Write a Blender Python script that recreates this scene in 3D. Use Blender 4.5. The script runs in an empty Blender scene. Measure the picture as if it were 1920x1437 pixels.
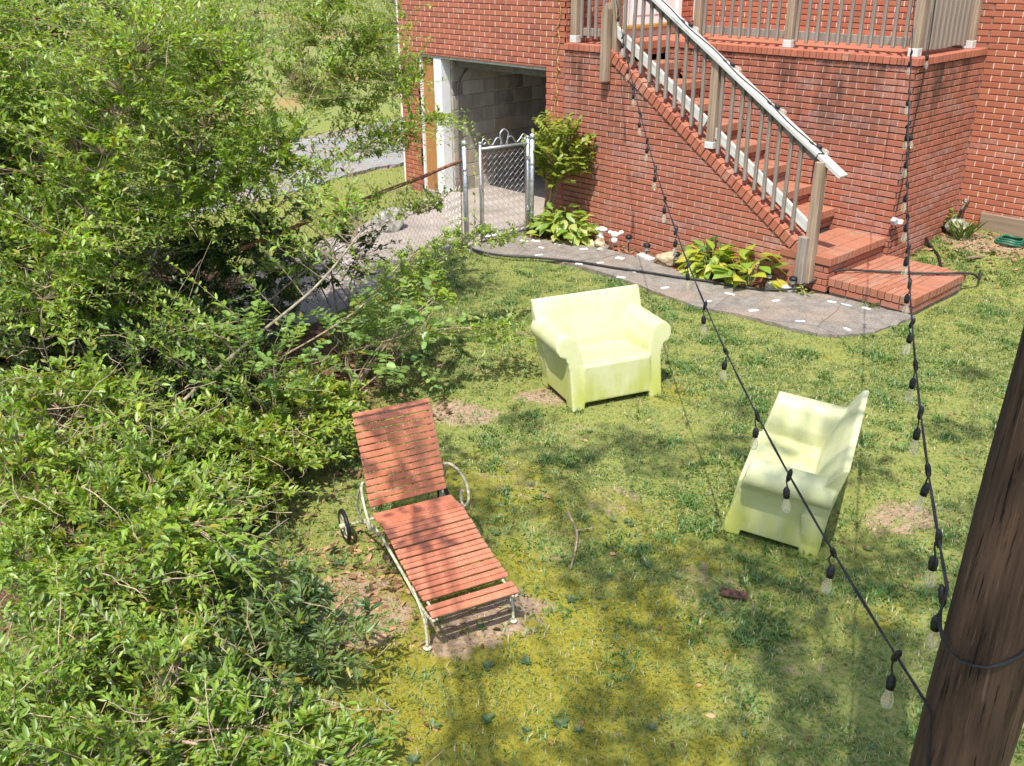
import bpy, bmesh, math, random
import numpy as np
from mathutils import Vector, Matrix
random.seed(7)
RNG = np.random.default_rng(11)
scene = bpy.context.scene
COL = scene.collection
PI = math.pi

# ------------------------------------------------------------------ camera
cam = bpy.data.cameras.new('camera'); cam.lens = 33.635; cam.sensor_width = 36.0; cam.sensor_fit = 'HORIZONTAL'
cam.clip_start = 0.05; cam.clip_end = 2000
camo = bpy.data.objects.new('camera', cam); COL.objects.link(camo)
PITCH, YAW, ROLL = math.radians(24.3208), math.radians(47.1475), math.radians(-0.3526)
CAM = Vector((0.0, -8.8591, 3.3))
fw = Vector((-math.sin(YAW)*math.cos(PITCH), math.cos(YAW)*math.cos(PITCH), -math.sin(PITCH)))
rt = fw.cross(Vector((0, 0, 1))).normalized(); up = rt.cross(fw)
r2 = rt*math.cos(ROLL)+up*math.sin(ROLL); u2 = up*math.cos(ROLL)-rt*math.sin(ROLL)
M = Matrix(((r2.x, u2.x, -fw.x), (r2.y, u2.y, -fw.y), (r2.z, u2.z, -fw.z))).to_4x4()
M.translation = CAM
camo.matrix_world = M
scene.camera = camo

# ------------------------------------------------------------------ sky and sun
SUN = Vector((0.27, -0.46, 1.0)).normalized()
world = bpy.data.worlds.new('World'); scene.world = world; world.use_nodes = True
wn = world.node_tree; wn.nodes.clear()
sky = wn.nodes.new('ShaderNodeTexSky'); sky.sky_type = 'NISHITA'; sky.sun_disc = False
sky.sun_elevation = math.asin(SUN.z); sky.sun_rotation = math.atan2(SUN.x, SUN.y)
sky.air_density = 1.0; sky.dust_density = 1.5; sky.ozone_density = 1.0
bg = wn.nodes.new('ShaderNodeBackground'); bg.inputs['Strength'].default_value = 0.15
wo = wn.nodes.new('ShaderNodeOutputWorld')
wn.links.new(sky.outputs[0], bg.inputs[0]); wn.links.new(bg.outputs[0], wo.inputs[0])
sun = bpy.data.lights.new('sun', 'SUN'); sun.energy = 3.35; sun.angle = math.radians(0.55); sun.color = (1.0, 0.95, 0.86)
suno = bpy.data.objects.new('sun', sun); COL.objects.link(suno)
suno.rotation_euler = (-SUN).to_track_quat('-Z', 'Y').to_euler(); suno.location = (3, -15, 30)
scene.view_settings.view_transform = 'Standard'; scene.view_settings.look = 'None'
scene.view_settings.gamma = 1.0; scene.view_settings.use_curve_mapping = False
scene.view_settings.exposure = 1.0
scene.render.engine = 'CYCLES'
scene.cycles.max_bounces = 6; scene.cycles.transparent_max_bounces = 12
scene.cycles.diffuse_bounces = 3; scene.cycles.glossy_bounces = 2; scene.cycles.transmission_bounces = 4
scene.cycles.caustics_reflective = False; scene.cycles.caustics_refractive = False

# ------------------------------------------------------------------ material helpers
class NT:
    def __init__(s, name):
        s.m = bpy.data.materials.new(name); s.m.use_nodes = True
        s.t = s.m.node_tree; s.t.nodes.clear()
        s.out = s.n('OutputMaterial')
    def n(s, kind, **kw):
        nd = s.t.nodes.new('ShaderNode'+kind)
        for k, v in kw.items():
            if k in nd.inputs.keys():
                s.put(nd.inputs[k], v)
            else:
                setattr(nd, k, v)
        return nd
    def put(s, sock, v):
        if isinstance(v, bpy.types.NodeSocket): s.t.links.new(v, sock)
        elif isinstance(v, (tuple, list)) and sock.type == 'RGBA': sock.default_value = (*v[:3], 1.0)
        else: sock.default_value = v
    def pos(s): return s.n('NewGeometry').outputs['Position']
    def objc(s): return s.n('TexCoord').outputs['Object']
    def scale(s, v, sc):
        mp = s.n('Mapping'); s.put(mp.inputs['Vector'], v); mp.inputs['Scale'].default_value = sc if isinstance(sc, tuple) else (sc,)*3
        return mp.outputs[0]
    def noise(s, v, sc, detail=3.0, rough=0.55, dist=0.0):
        nd = s.n('TexNoise', Scale=sc, Detail=detail, Roughness=rough, Distortion=dist); s.put(nd.inputs['Vector'], v)
        return nd.outputs['Fac']
    def ramp(s, f, stops):
        nd = s.n('ValToRGB'); s.put(nd.inputs[0], f)
        el = nd.color_ramp.elements
        while len(el) < len(stops): el.new(0.5)
        for e, (p, c) in zip(el, stops):
            e.position = p; e.color = (*c, 1.0) if isinstance(c, (tuple, list)) else (c, c, c, 1.0)
        return nd.outputs[0]
    def mix(s, f, a, b, mode='MIX'):
        nd = s.n('Mix', data_type='RGBA', blend_type=mode)
        s.put(nd.inputs[0], f); s.put(nd.inputs[6], a); s.put(nd.inputs[7], b)
        return nd.outputs[2]
    def math(s, op, a, b=0.0, c=0.0):
        nd = s.n('Math', operation=op); s.put(nd.inputs[0], a); s.put(nd.inputs[1], b)
        if op in ('MULTIPLY_ADD',): s.put(nd.inputs[2], c)
        return nd.outputs[0]
    def smooth(s, v, a, b):
        nd = s.n('MapRange', interpolation_type='SMOOTHSTEP'); s.put(nd.inputs[0], v); nd.inputs[1].default_value = a; nd.inputs[2].default_value = b
        return nd.outputs[0]
    def sep(s, v):
        nd = s.n('SeparateXYZ'); s.put(nd.inputs[0], v); return nd.outputs
    def attr(s, name, out='Color'):
        nd = s.n('Attribute', attribute_name=name); return nd.outputs[out]
    def bump(s, h, strength=0.3, dist=0.01):
        nd = s.n('Bump', Strength=strength, Distance=dist); s.put(nd.inputs['Height'], h); return nd.outputs[0]
    def rnd(s):
        a = s.n('ObjectInfo').outputs['Random']; b = s.n('NewGeometry').outputs['Random Per Island']
        return s.math('FRACT', s.math('ADD', a, b))
    def pbsdf(s, col, rough=0.8, normal=None, metal=0.0, spec=0.3):
        nd = s.n('BsdfPrincipled'); s.put(nd.inputs['Base Color'], col); s.put(nd.inputs['Roughness'], rough)
        s.put(nd.inputs['Metallic'], metal); s.put(nd.inputs['Specular IOR Level'], spec)
        if normal is not None: s.put(nd.inputs['Normal'], normal)
        return nd.outputs[0]
    def done(s, sh):
        s.t.links.new(sh, s.out.inputs[0]); return s.m

MATS = {}
def simple(name, col, rough=0.7, metal=0.0, spec=0.3, var=0.15, sc=12.0, bump=0.0):
    t = NT(name); p = t.pos(); n = t.noise(p, sc, 4)
    c2 = tuple(max(0, x*(1-var*1.6)) for x in col); c1 = tuple(min(1, x*(1+var)) for x in col)
    c = t.ramp(n, [(0.3, c2), (0.7, c1)])
    nm = t.bump(t.noise(p, sc*6, 3), bump, 0.004) if bump else None
    return t.done(t.pbsdf(c, rough, nm, metal, spec))

def brick_mat(name, lo, hi, odd, fade, fadecol, stain, dirt=(0.07, 0.045, 0.035)):
    t = NT(name); p = t.pos(); r = t.rnd()
    c = t.ramp(r, [(0.0, lo), (0.45, hi), (0.8, tuple(0.5*(a+b) for a, b in zip(lo, hi))), (1.0, odd)])
    c = t.mix(t.math('MULTIPLY', t.noise(p, 9.0, 5, 0.65), 0.45), c, t.mix(0.5, c, (0.62, 0.30, 0.19)))
    if fade > 0:
        f = t.smooth(t.math('ADD', t.noise(p, 1.7, 4, 0.6), t.math('MULTIPLY', r, 0.28)), 0.80-0.28*fade, 0.95-0.10*fade)
        f = t.math('MULTIPLY', f, t.smooth(t.noise(p, 24.0, 4, 0.7), 0.28, 0.72))
        c = t.mix(t.math('MULTIPLY', f, 0.8), c, fadecol)
    if stain > 0:
        st = t.smooth(t.noise(t.scale(p, (3.0, 3.0, 0.9)), 1.3, 4, 0.6), 0.40, 0.72)
        z = t.smooth(t.sep(p)[2], 0.9, 2.15)
        c = t.mix(t.math('MULTIPLY', t.math('MULTIPLY', st, z), stain), c, dirt)
    fine = t.noise(p, 160.0, 3, 0.7)
    c = t.mix(t.math('MULTIPLY', fine, 0.35), c, t.mix(0.6, c, (0.12, 0.05, 0.03)))
    nm = t.bump(t.noise(p, 110.0, 4, 0.7), 0.5, 0.004)
    return t.done(t.pbsdf(c, 0.9, nm, 0.0, 0.2))

M_BRICK = brick_mat('orange brick', (0.34, 0.100, 0.058), (0.415, 0.132, 0.072), (0.28, 0.085, 0.052), 0.05, (0.50, 0.30, 0.24), 0.0)
M_BRICKF = brick_mat('faded brick', (0.31, 0.098, 0.062), (0.39, 0.132, 0.080), (0.26, 0.088, 0.062), 0.75, (0.44, 0.29, 0.25), 0.95)
M_BRICKC = brick_mat('cap brick', (0.33, 0.098, 0.058), (0.41, 0.137, 0.082), (0.30, 0.085, 0.05), 0.3, (0.52, 0.34, 0.26), 0.0)
M_BRICKS = brick_mat('step brick', (0.29, 0.108, 0.062), (0.36, 0.145, 0.086), (0.23, 0.092, 0.06), 0.85, (0.37, 0.25, 0.18), 0.0)
def mortar_mat(name, col):
    t = NT(name); p = t.pos()
    c = t.ramp(t.noise(p, 14.0, 5, 0.65), [(0.25, tuple(x*0.62 for x in col)), (0.7, col)])
    return t.done(t.pbsdf(c, 0.95, t.bump(t.noise(p, 90, 4), 0.5, 0.004), 0, 0.1))
M_MORTAR = mortar_mat('raked mortar', (0.30, 0.19, 0.15))
M_MORTARF = mortar_mat('weathered mortar', (0.115, 0.080, 0.065))
M_HEAD = mortar_mat('pale head joint mortar', (0.74, 0.56, 0.46))
M_HEADF = mortar_mat('faded head joint mortar', (0.52, 0.37, 0.30))

def wood_mat(name, c1, c2, axis, knots=0.0, rough=0.85, streak=28.0):
    t = NT(name); p = t.objc()
    sc = [streak, streak, streak]; sc[axis] = 1.6
    g = t.noise(t.scale(p, tuple(sc)), 1.0, 5, 0.65, 0.4)
    c = t.ramp(g, [(0.28, c1), (0.62, c2), (0.85, tuple(x*1.12 for x in c2))])
    c = t.mix(t.math('MULTIPLY', t.rnd(), 0.35), c, tuple(x*0.75 for x in c2))
    if name.startswith('dark creo'):
        fz = t.noise(t.scale(p, (90.0, 90.0, 3.5)), 1.0, 4, 0.7); c = t.mix(t.smooth(fz, 0.56, 0.66), c, (0.006, 0.004, 0.003)); c = t.mix(t.math('MULTIPLY', t.smooth(fz, 0.42, 0.30), 0.6), c, (0.15, 0.10, 0.07))
    if knots > 0:
        k = t.smooth(t.noise(t.scale(p, tuple(5.0 if i != axis else 2.2 for i in range(3))), 1.0, 3), 0.62, 0.72)
        c = t.mix(t.math('MULTIPLY', k, knots), c, (0.03, 0.02, 0.015))
    return t.done(t.pbsdf(c, rough, t.bump(g, 0.5, 0.004), 0, 0.2))
M_POSTW = wood_mat('weathered post wood', (0.15, 0.10, 0.065), (0.36, 0.27, 0.19), 2, 0.7)
M_BALW = wood_mat('grey baluster wood', (0.13, 0.10, 0.08), (0.31, 0.26, 0.215), 2, 0.6)
M_RAILW = wood_mat('bleached rail wood', (0.32, 0.30, 0.265), (0.58, 0.56, 0.51), 0, 0.5)
M_RAILP = wood_mat('whitewashed rail wood', (0.38, 0.37, 0.34), (0.62, 0.61, 0.57), 0, 0.4)
M_CEDAR = wood_mat('orange stained board', (0.30, 0.13, 0.045), (0.44, 0.21, 0.075), 2, 0.4)
M_POLE = wood_mat('dark creosoted pole', (0.008, 0.005, 0.0035), (0.085, 0.050, 0.033), 2, 0.95, 0.8, 40.0)
M_TIMBER = wood_mat('old timber board', (0.16, 0.11, 0.075), (0.30, 0.225, 0.155), 0, 0.3)
M_WHITE = simple('white paint', (0.78, 0.78, 0.76), 0.5, var=0.06, sc=5)
M_DARKMETAL = simple('dark garage metal', (0.16, 0.15, 0.13), 0.5, 0.4, var=0.2)
M_GALV = simple('galvanised steel', (0.50, 0.52, 0.54), 0.42, 0.75, 0.5, var=0.2, sc=30)
M_WIRE = simple('chain link wire', (0.46, 0.46, 0.46), 0.5, 0.6, 0.5, var=0.15, sc=40)
M_RUST = simple('rusty rail', (0.27, 0.115, 0.065), 0.85, 0.2, var=0.4, sc=25)
M_BLACK = simple('black rubber', (0.014, 0.014, 0.015), 0.45, var=0.2)
M_CORD = simple('black cord', (0.022, 0.022, 0.024), 0.5, var=0.2)
M_HOSE = simple('dark garden hose', (0.035, 0.034, 0.034), 0.5, var=0.3, sc=20)
M_GREENHOSE = simple('green hose', (0.02, 0.13, 0.075), 0.4, var=0.2)
M_CREAM = simple('chipped cream iron', (0.50, 0.47, 0.33), 0.7, 0.1, var=0.35, sc=45)
M_ROCK = simple('grey rock', (0.33, 0.31, 0.27), 0.95, var=0.45, sc=14, bump=0.5)
M_ROCKT = simple('tan rock', (0.46, 0.36, 0.23), 0.95, var=0.35, sc=14, bump=0.5)
M_TILE = simple('white tile chip', (0.74, 0.75, 0.73), 0.35, var=0.05)
M_TILEB = simple('pale blue tile chip', (0.42, 0.56, 0.66), 0.3, var=0.08)
M_PLASTER = simple('white plaster', (0.80, 0.79, 0.75), 0.7, var=0.06)
M_BRASS = simple('old tap metal', (0.45, 0.43, 0.38), 0.4, 0.8, var=0.25, sc=40)
M_STEM = simple('tan bark', (0.36, 0.27, 0.18), 0.9, var=0.4, sc=30, bump=0.5)
M_BARK = simple('grey bark', (0.30, 0.25, 0.18), 0.9, var=0.45, sc=18, bump=0.6)
M_GSTEM = simple('green stem', (0.16, 0.20, 0.06), 0.7, var=0.2)
M_TWIG = simple('pale dry twig', (0.44, 0.33, 0.225), 0.9, var=0.35, sc=30)
M_VINE = simple('dry vine', (0.42, 0.26, 0.11), 0.85, var=0.35, sc=30)

def leaf_mat(name, trans=0.48, gloss=0.04, rough=0.45):
    t = NT(name); a = t.attr('tint')
    d = t.n('BsdfDiffuse'); t.put(d.inputs[0], a)
    tr = t.n('BsdfTranslucent'); t.put(tr.inputs[0], t.mix(1.0, a, (1.25, 1.2, 0.55), 'MULTIPLY'))
    g = t.n('BsdfGlossy', Roughness=rough); g.inputs[0].default_value = (0.9, 0.95, 1, 1)
    m1 = t.n('MixShader'); m1.inputs[0].default_value = trans
    t.t.links.new(d.outputs[0], m1.inputs[1]); t.t.links.new(tr.outputs[0], m1.inputs[2])
    m2 = t.n('MixShader'); m2.inputs[0].default_value = gloss
    t.t.links.new(m1.outputs[0], m2.inputs[1]); t.t.links.new(g.outputs[0], m2.inputs[2])
    return t.done(m2.outputs[0])
M_LEAF = leaf_mat('green leaves')
M_GRASS = leaf_mat('grass blades', 0.3, 0.04, 0.5)
M_LITTER = leaf_mat('dry leaf litter', 0.15, 0.02, 0.6)

# ------------------------------------------------------------------ mesh helpers
def tag(o, label=None, cat=None, group=None, kind=None):
    if label: o['label'] = label
    if cat: o['category'] = cat
    if group: o['group'] = group
    if kind: o['kind'] = kind
    return o
def empty(name, loc=(0, 0, 0), rz=0.0, parent=None):
    o = bpy.data.objects.new(name, None); COL.objects.link(o); o.empty_display_size = 0.2
    o.location = loc; o.rotation_euler = (0, 0, rz)
    if parent: o.parent = parent
    return o
def thing(name, label, cat, loc=(0, 0, 0), rz=0.0, group=None):
    return tag(empty(name, loc, rz), label, cat, group)
def np_mesh(name, V, loops, starts, totals, mat=None, tint=None, smooth=False):
    me = bpy.data.meshes.new(name); V = np.asarray(V, np.float32)
    me.vertices.add(len(V)); me.vertices.foreach_set('co', V.ravel())
    me.loops.add(len(loops)); me.loops.foreach_set('vertex_index', np.asarray(loops, np.int32))
    me.polygons.add(len(starts)); me.polygons.foreach_set('loop_start', np.asarray(starts, np.int32))
    me.polygons.foreach_set('loop_total', np.asarray(totals, np.int32))
    if smooth: me.polygons.foreach_set('use_smooth', np.ones(len(starts), bool))
    me.update(calc_edges=True)
    if tint is not None:
        a = me.attributes.new('tint', 'FLOAT_COLOR', 'POINT')
        c = np.ones((len(V), 4), np.float32); c[:, :3] = tint; a.data.foreach_set('color', c.ravel())
    if mat: me.materials.append(mat)
    return me
class MB:
    """collects pieces, then links them as one mesh object"""
    def __init__(s): s.v = []; s.f = []
    def add(s, vs, fs):
        b = len(s.v); s.v.extend([tuple(v) for v in vs]); s.f.extend([tuple(i+b for i in f) for f in fs]); return s
    def box(s, a, b, M4=None):
        x0, y0, z0 = a; x1, y1, z1 = b
        vs = [Vector(p) for p in ((x0, y0, z0), (x1, y0, z0), (x1, y1, z0), (x0, y1, z0), (x0, y0, z1), (x1, y0, z1), (x1, y1, z1), (x0, y1, z1))]
        if M4 is not None: vs = [M4 @ v for v in vs]
        return s.add(vs, [(3, 2, 1, 0), (4, 5, 6, 7), (0, 1, 5, 4), (1, 2, 6, 5), (2, 3, 7, 6), (3, 0, 4, 7)])
    def bbox(s, a, b, ch=0.004, M4=None):
        """box with chamfered edges"""
        bm = bmesh.new(); bmesh.ops.create_cube(bm, size=1.0)
        c = [(p+q)/2 for p, q in zip(a, b)]; d = [abs(q-p) for p, q in zip(a, b)]
        for v in bm.verts: v.co = Vector((c[0]+v.co.x*d[0], c[1]+v.co.y*d[1], c[2]+v.co.z*d[2]))
        ch = min(ch, min(d)*0.4)
        bmesh.ops.bevel(bm, geom=bm.edges[:], offset=ch, segments=1, affect='EDGES')
        bm.verts.index_update()
        vs = [v.co.copy() for v in bm.verts]
        if M4 is not None: vs = [M4 @ v for v in vs]
        s.add(vs, [tuple(v.index for v in f.verts) for f in bm.faces]); bm.free(); return s
    def tube(s, pts, r, n=6, cap=True):
        pts = [Vector(p) for p in pts]; rs = r if isinstance(r, (list, tuple)) else [r]*len(pts)
        t0 = (pts[1]-pts[0]).normalized()
        ref = Vector((0, 0, 1)) if abs(t0.z) < 0.9 else Vector((1, 0, 0))
        nx = t0.cross(ref).normalized(); vs = []; fs = []
        for i, p in enumerate(pts):
            t = (pts[min(i+1, len(pts)-1)]-pts[max(i-1, 0)])
            t = t.normalized() if t.length > 1e-9 else t0
            nx = (nx-t*nx.dot(t)); nx = nx.normalized() if nx.length > 1e-6 else t.orthogonal().normalized()
            ny = t.cross(nx)
            for k in range(n):
                a = 2*PI*k/n; vs.append(p+(nx*math.cos(a)+ny*math.sin(a))*rs[i])
        for i in range(len(pts)-1):
            for k in range(n):
                k2 = (k+1) % n; fs.append((i*n+k, i*n+k2, (i+1)*n+k2, (i+1)*n+k))
        if cap:
            fs.append(tuple(reversed(range(n)))); fs.append(tuple((len(pts)-1)*n+k for k in range(n)))
        return s.add(vs, fs)
    def lathe(s, prof, o=(0, 0, 0), n=12, M4=None):
        vs = []; fs = []; o = Vector(o)
        for r, z in prof:
            for k in range(n):
                a = 2*PI*k/n; vs.append(o+Vector((r*math.cos(a), r*math.sin(a), z)))
        for i in range(len(prof)-1):
            for k in range(n):
                k2 = (k+1) % n; fs.append((i*n+k, i*n+k2, (i+1)*n+k2, (i+1)*n+k))
        fs.append(tuple(reversed(range(n)))); fs.append(tuple((len(prof)-1)*n+k for k in range(n)))
        if M4 is not None: vs = [M4 @ v for v in vs]
        return s.add(vs, fs)
    def prism(s, poly, h0, h1, fn):
        """poly: 2d points, fn(u,v,h)->xyz"""
        n = len(poly)
        vs = [fn(u, v, h0) for u, v in poly]+[fn(u, v, h1) for u, v in poly]
        fs = [tuple(range(n-1, -1, -1)), tuple(range(n, 2*n))]+[(i, (i+1) % n, n+(i+1) % n, n+i) for i in range(n)]
        return s.add(vs, fs)
    def mesh(s, name, mat=None, smooth=False):
        me = bpy.data.meshes.new(name); me.from_pydata([tuple(v) for v in s.v], [], s.f)
        if mat: me.materials.append(mat)
        bm = bmesh.new(); bm.from_mesh(me); bmesh.ops.recalc_face_normals(bm, faces=bm.faces); bm.to_mesh(me); bm.free()
        if smooth:
            me.polygons.foreach_set('use_smooth', np.ones(len(me.polygons), bool))
        me.update(); return me
    def obj(s, name, mat=None, parent=None, smooth=False, loc=None):
        o = bpy.data.objects.new(name, s.mesh(name, mat, smooth)); COL.objects.link(o)
        if parent: o.parent = parent
        if loc is not None: o.location = loc
        return o
def link(name, me, parent=None, loc=(0, 0, 0), rot=None, scale=None):
    o = bpy.data.objects.new(name, me); COL.objects.link(o)
    if parent: o.parent = parent
    o.location = loc
    if rot is not None: o.rotation_euler = rot
    if scale is not None: o.scale = scale
    return o
def spline(pts, n=8):
    """Catmull-Rom through points"""
    P = [Vector(p) for p in pts]; P = [P[0]*2-P[1]]+P+[P[-1]*2-P[-2]]; out = []
    for i in range(1, len(P)-2):
        for k in range(n):
            t = k/n; a, b, c, d = P[i-1], P[i], P[i+1], P[i+2]
            out.append(0.5*((2*b)+(c-a)*t+(2*a-5*b+4*c-d)*t*t+(3*b-a-3*c+d)*t*t*t))
    out.append(P[-2]); return out

# value noise for layout decisions (numpy)
def vnoise(x, y, sc, seed=0):
    r = np.random.default_rng(1000+seed); T = r.random((64, 64))
    x = np.asarray(x)*sc; y = np.asarray(y)*sc
    xi = np.floor(x).astype(int); yi = np.floor(y).astype(int); fx = x-xi; fy = y-yi
    fx = fx*fx*(3-2*fx); fy = fy*fy*(3-2*fy)
    g = lambda a, b: T[a % 64, b % 64]
    return (g(xi, yi)*(1-fx)+g(xi+1, yi)*fx)*(1-fy)+(g(xi, yi+1)*(1-fx)+g(xi+1, yi+1)*fx)*fy
def fbm(x, y, sc, seed=0, o=4):
    s = 0; a = 0.5; tot = 0
    for i in range(o):
        s = s+a*vnoise(x, y, sc*2**i, seed+i*7); tot += a; a *= 0.55
    return s/tot
def sstep(x, a, b):
    t = np.clip((np.asarray(x, float)-a)/(b-a), 0, 1); return t*t*(3-2*t)
# ------------------------------------------------------------------ terrain
def ground_h(x, y):
    x = np.asarray(x, float); y = np.asarray(y, float)
    h = 0.27*sstep(y, 0.9, 2.6)*sstep(x, -4.75, -4.55)*(1-sstep(x, 3, 8)*0)
    h = h-0.035*sstep(y, -0.5, -0.1)*(1-sstep(x, -5.2, -4.7))
    s = -x-17.6-0.25*y+0.8*np.sin(y*0.35)
    h = h+np.where(s > 0, 0.25*np.minimum(s, 13)+0.045*np.maximum(s-13, 0), 0)*sstep(s, 0, 1.5)
    n = (fbm(x, y, 1.1, 3)-0.5)*0.05+(fbm(x, y, 6.0, 4, 2)-0.5)*0.02
    cx, cy, yw = -3.013, -4.057, math.radians(-67.3); dx = x-cx; dy = y-cy; xl = dx*math.cos(yw)+dy*math.sin(yw); yl = -dx*math.sin(yw)+dy*math.cos(yw)-.3
    h = h+(-0.095*xl-0.100*(yl+.3))*np.exp(-((xl/.75)**2+(yl/.75)**2)**2)
    return h+n*(0.15+0.85*sstep(x, -8.2, -7.4))*(1-0.8*sstep(y, -0.6, 0.2)*(x < -4.7))
def gh(x, y): return float(ground_h(np.array([x]), np.array([y]))[0])

PATH_OUT = [(-8.65, -1.66), (-8.25, -1.62), (-7.79, -1.30), (-7.07, -1.16), (-6.22, -1.22), (-5.44, -1.31), (-4.89, -1.20), (-4.31, -1.15), (-4.0, -1.02), (-3.82, -0.70), (-3.76, -0.25), (-3.74, -0.02)]
PATH_IN = [(-8.75, -0.85), (-8.33, -0.74), (-7.83, -0.52), (-7.28, -0.45), (-6.44, -0.50), (-5.79, -0.56), (-5.17, -0.40), (-4.91, -0.22), (-4.70, -0.05)]
FENCE0 = (-8.80, -1.50)
def fence_x(y): return FENCE0[0]+0.395*(FENCE0[1]-y)

def build_ground():
    def axis(lo, hi, st, far, gr=1.35):
        a = list(np.arange(lo, hi+1e-6, st)); d = st
        while a[-1] < far: d *= gr; a.append(a[-1]+d)
        d = st
        while a[0] > -far: d *= gr; a.insert(0, a[0]-d)
        return np.array(a)
    X = axis(-10.5, 0.6, 0.045, 420); Y = axis(-9.2, 3.2, 0.045, 420)
    gx, gy = np.meshgrid(X, Y, indexing='ij'); x = gx.ravel(); y = gy.ravel()
    z = ground_h(x, y)
    nx, ny = len(X), len(Y)
    i = np.arange(nx-1)[:, None]*ny+np.arange(ny-1)[None, :]
    q = np.stack([i, i+ny, i+ny+1, i+1], -1).reshape(-1, 4)
    bare = np.zeros(len(x)); wob = (fbm(x, y, 2.6, 9)-0.5)*0.9+(fbm(x, y, 11, 5, 3)-0.5)*0.5
    def spot(cx, cy, rx, ry, a=0.0, amt=1.0):
        ca, sa = math.cos(a), math.sin(a); dx = x-cx; dy = y-cy
        d = np.hypot((dx*ca+dy*sa)/rx, (-dx*sa+dy*ca)/ry)+wob*0.9
        return amt*(1-sstep(d, 0.55, 1.15))
    for s in ((-5.22, -4.57, .36, .24, .3), (-4.98, -3.86, .32, .2, .6), (-3.17, -6.15, .24, .50, -.15), (-3.75, -6.55, .45, .35, .2, .9), (-2.1, -3.49, .26, .3, 0, .8), (-5.94, -4.04, .4, .25, .4, .6),
              (-4.1, 2.3, .7, .45, .2, 1.), (-4.35, 2.95, .6, .3, 0, .8), (-3.49, -4.67, .3, .3, 0, .55), (-2.5, -5.0, .3, .25, 0, .5), (-4.45, -4.2, .25, .2, 0, .5), (-3.3, -5.35, .3, .3, 0, .35), (-2.2, -6.1, .3, .2, 0, .35), (-1.9, -5.2, .3, .2, .5, .4), (-4.2, -5.0, .35, .25, 0, .45)):
        bare = np.maximum(bare, spot(*s))
    bed = sstep(y, -0.62, -0.42)*(1-sstep(x, -4.85, -4.7))*sstep(x, -8.7, -8.5)*(y < 0.3)
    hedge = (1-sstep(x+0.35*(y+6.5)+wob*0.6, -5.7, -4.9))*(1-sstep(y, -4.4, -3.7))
    moss = np.zeros(len(x))
    for s in ((-3.0, -6.1, 1.35, .95, .35), (-2.2, -6.6, 1.5, .9, .2), (-4.35, -5.3, .9, .6, .6, .75), (-3.3, -4.9, .8, .5, .4, .6), (-2.0, -4.5, .5, .7, 0, .45), (-4.3, -3.1, .3, .3, 0, .6), (-4.2, -7.2, 1.3, .8, 0, .8), (-3.6, -1.4, .6, .3, 0, .35)):
        moss = np.maximum(moss, spot(*s))
    far = 1-sstep(x, -17.4, -16.6)
    me = np_mesh('ground', np.stack([x, y, z], -1), q.ravel(), np.arange(len(q))*4, np.full(len(q), 4), None, None, True)
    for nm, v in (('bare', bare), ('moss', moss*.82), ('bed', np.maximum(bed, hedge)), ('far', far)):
        a = me.attributes.new(nm, 'FLOAT', 'POINT'); a.data.foreach_set('value', np.asarray(v, np.float32))
    t = NT('lawn soil and moss'); p = t.pos()
    n1 = t.noise(p, 3.2, 6, 0.65); n2 = t.noise(p, 30.0, 5, 0.7); n3 = t.noise(p, 130.0, 3, 0.7)
    soil = t.ramp(n2, [(0.25, (0.15, 0.095, 0.062)), (0.45, (0.30, 0.205, 0.14)), (0.6, (0.40, 0.285, 0.20)), (0.8, (0.48, 0.37, 0.27))])
    turf = t.ramp(n2, [(0.2, (0.05, 0.075, 0.02)), (0.36, (0.13, 0.18, 0.04)), (0.52, (0.225, 0.235, 0.065)), (0.70, (0.29, 0.255, 0.105)), (0.86, (0.39, 0.31, 0.19))])
    mossc = t.ramp(t.mix(0.5, n2, n3), [(0.25, (0.07, 0.075, 0.015)), (0.42, (0.185, 0.175, 0.025)), (0.6, (0.31, 0.265, 0.035)), (0.8, (0.42, 0.36, 0.11))])
    fm = t.smooth(t.math('ADD', t.attr('moss', 'Fac'), t.math('MULTIPLY', t.math('SUBTRACT', t.math('ADD', t.math('MULTIPLY', n1, .5), t.math('MULTIPLY', t.noise(p, 7.0, 6, 0.75), .5)), 0.5), 2.6)), 0.1, 0.95)
    c = t.mix(fm, turf, mossc)
    fb = t.smooth(t.math('ADD', t.attr('bare', 'Fac'), t.math('MULTIPLY', t.math('SUBTRACT', t.noise(p, 10.0, 7, 0.8), 0.5), 3.2)), 0.38, 1.0)
    c = t.mix(fb, c, soil)
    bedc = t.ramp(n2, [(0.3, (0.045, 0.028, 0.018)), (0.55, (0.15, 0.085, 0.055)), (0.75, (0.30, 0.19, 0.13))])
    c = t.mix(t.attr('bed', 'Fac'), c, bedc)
    bank = t.ramp(t.noise(t.scale(p, (0.35, 0.35, 2.0)), 1.0, 5, 0.6), [(0.34, (0.38, 0.18, 0.085)), (0.42, (0.27, 0.24, 0.10)), (0.55, (0.19, 0.24, 0.07)), (0.8, (0.28, 0.30, 0.11))])
    c = t.mix(t.attr('far', 'Fac'), c, bank)
    m = t.done(t.pbsdf(c, 0.95, t.bump(t.mix(0.5, n2, n3), 0.7, 0.02), 0, 0.1))
    me.materials.append(m)
    o = bpy.data.objects.new('ground', me); COL.objects.link(o); tag(o, kind='structure'); return o
build_ground()

def sheet(name, poly, z0, z1, mat, wob=0.0, parent=None):
    """thick slab with an uneven edge"""
    pts = []
    n = len(poly)
    for i in range(n):
        a = Vector(poly[i]); b = Vector(poly[(i+1) % n]); k = max(1, int((b-a).length/0.09))
        for j in range(k):
            q = a.lerp(b, j/k); pts.append((q.x+random.uniform(-wob, wob), q.y+random.uniform(-wob, wob)))
    mb = MB(); mb.prism(pts, z0, z1, lambda u, v, h: (u, v, h))
    return mb.obj(name, mat, parent)
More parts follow.
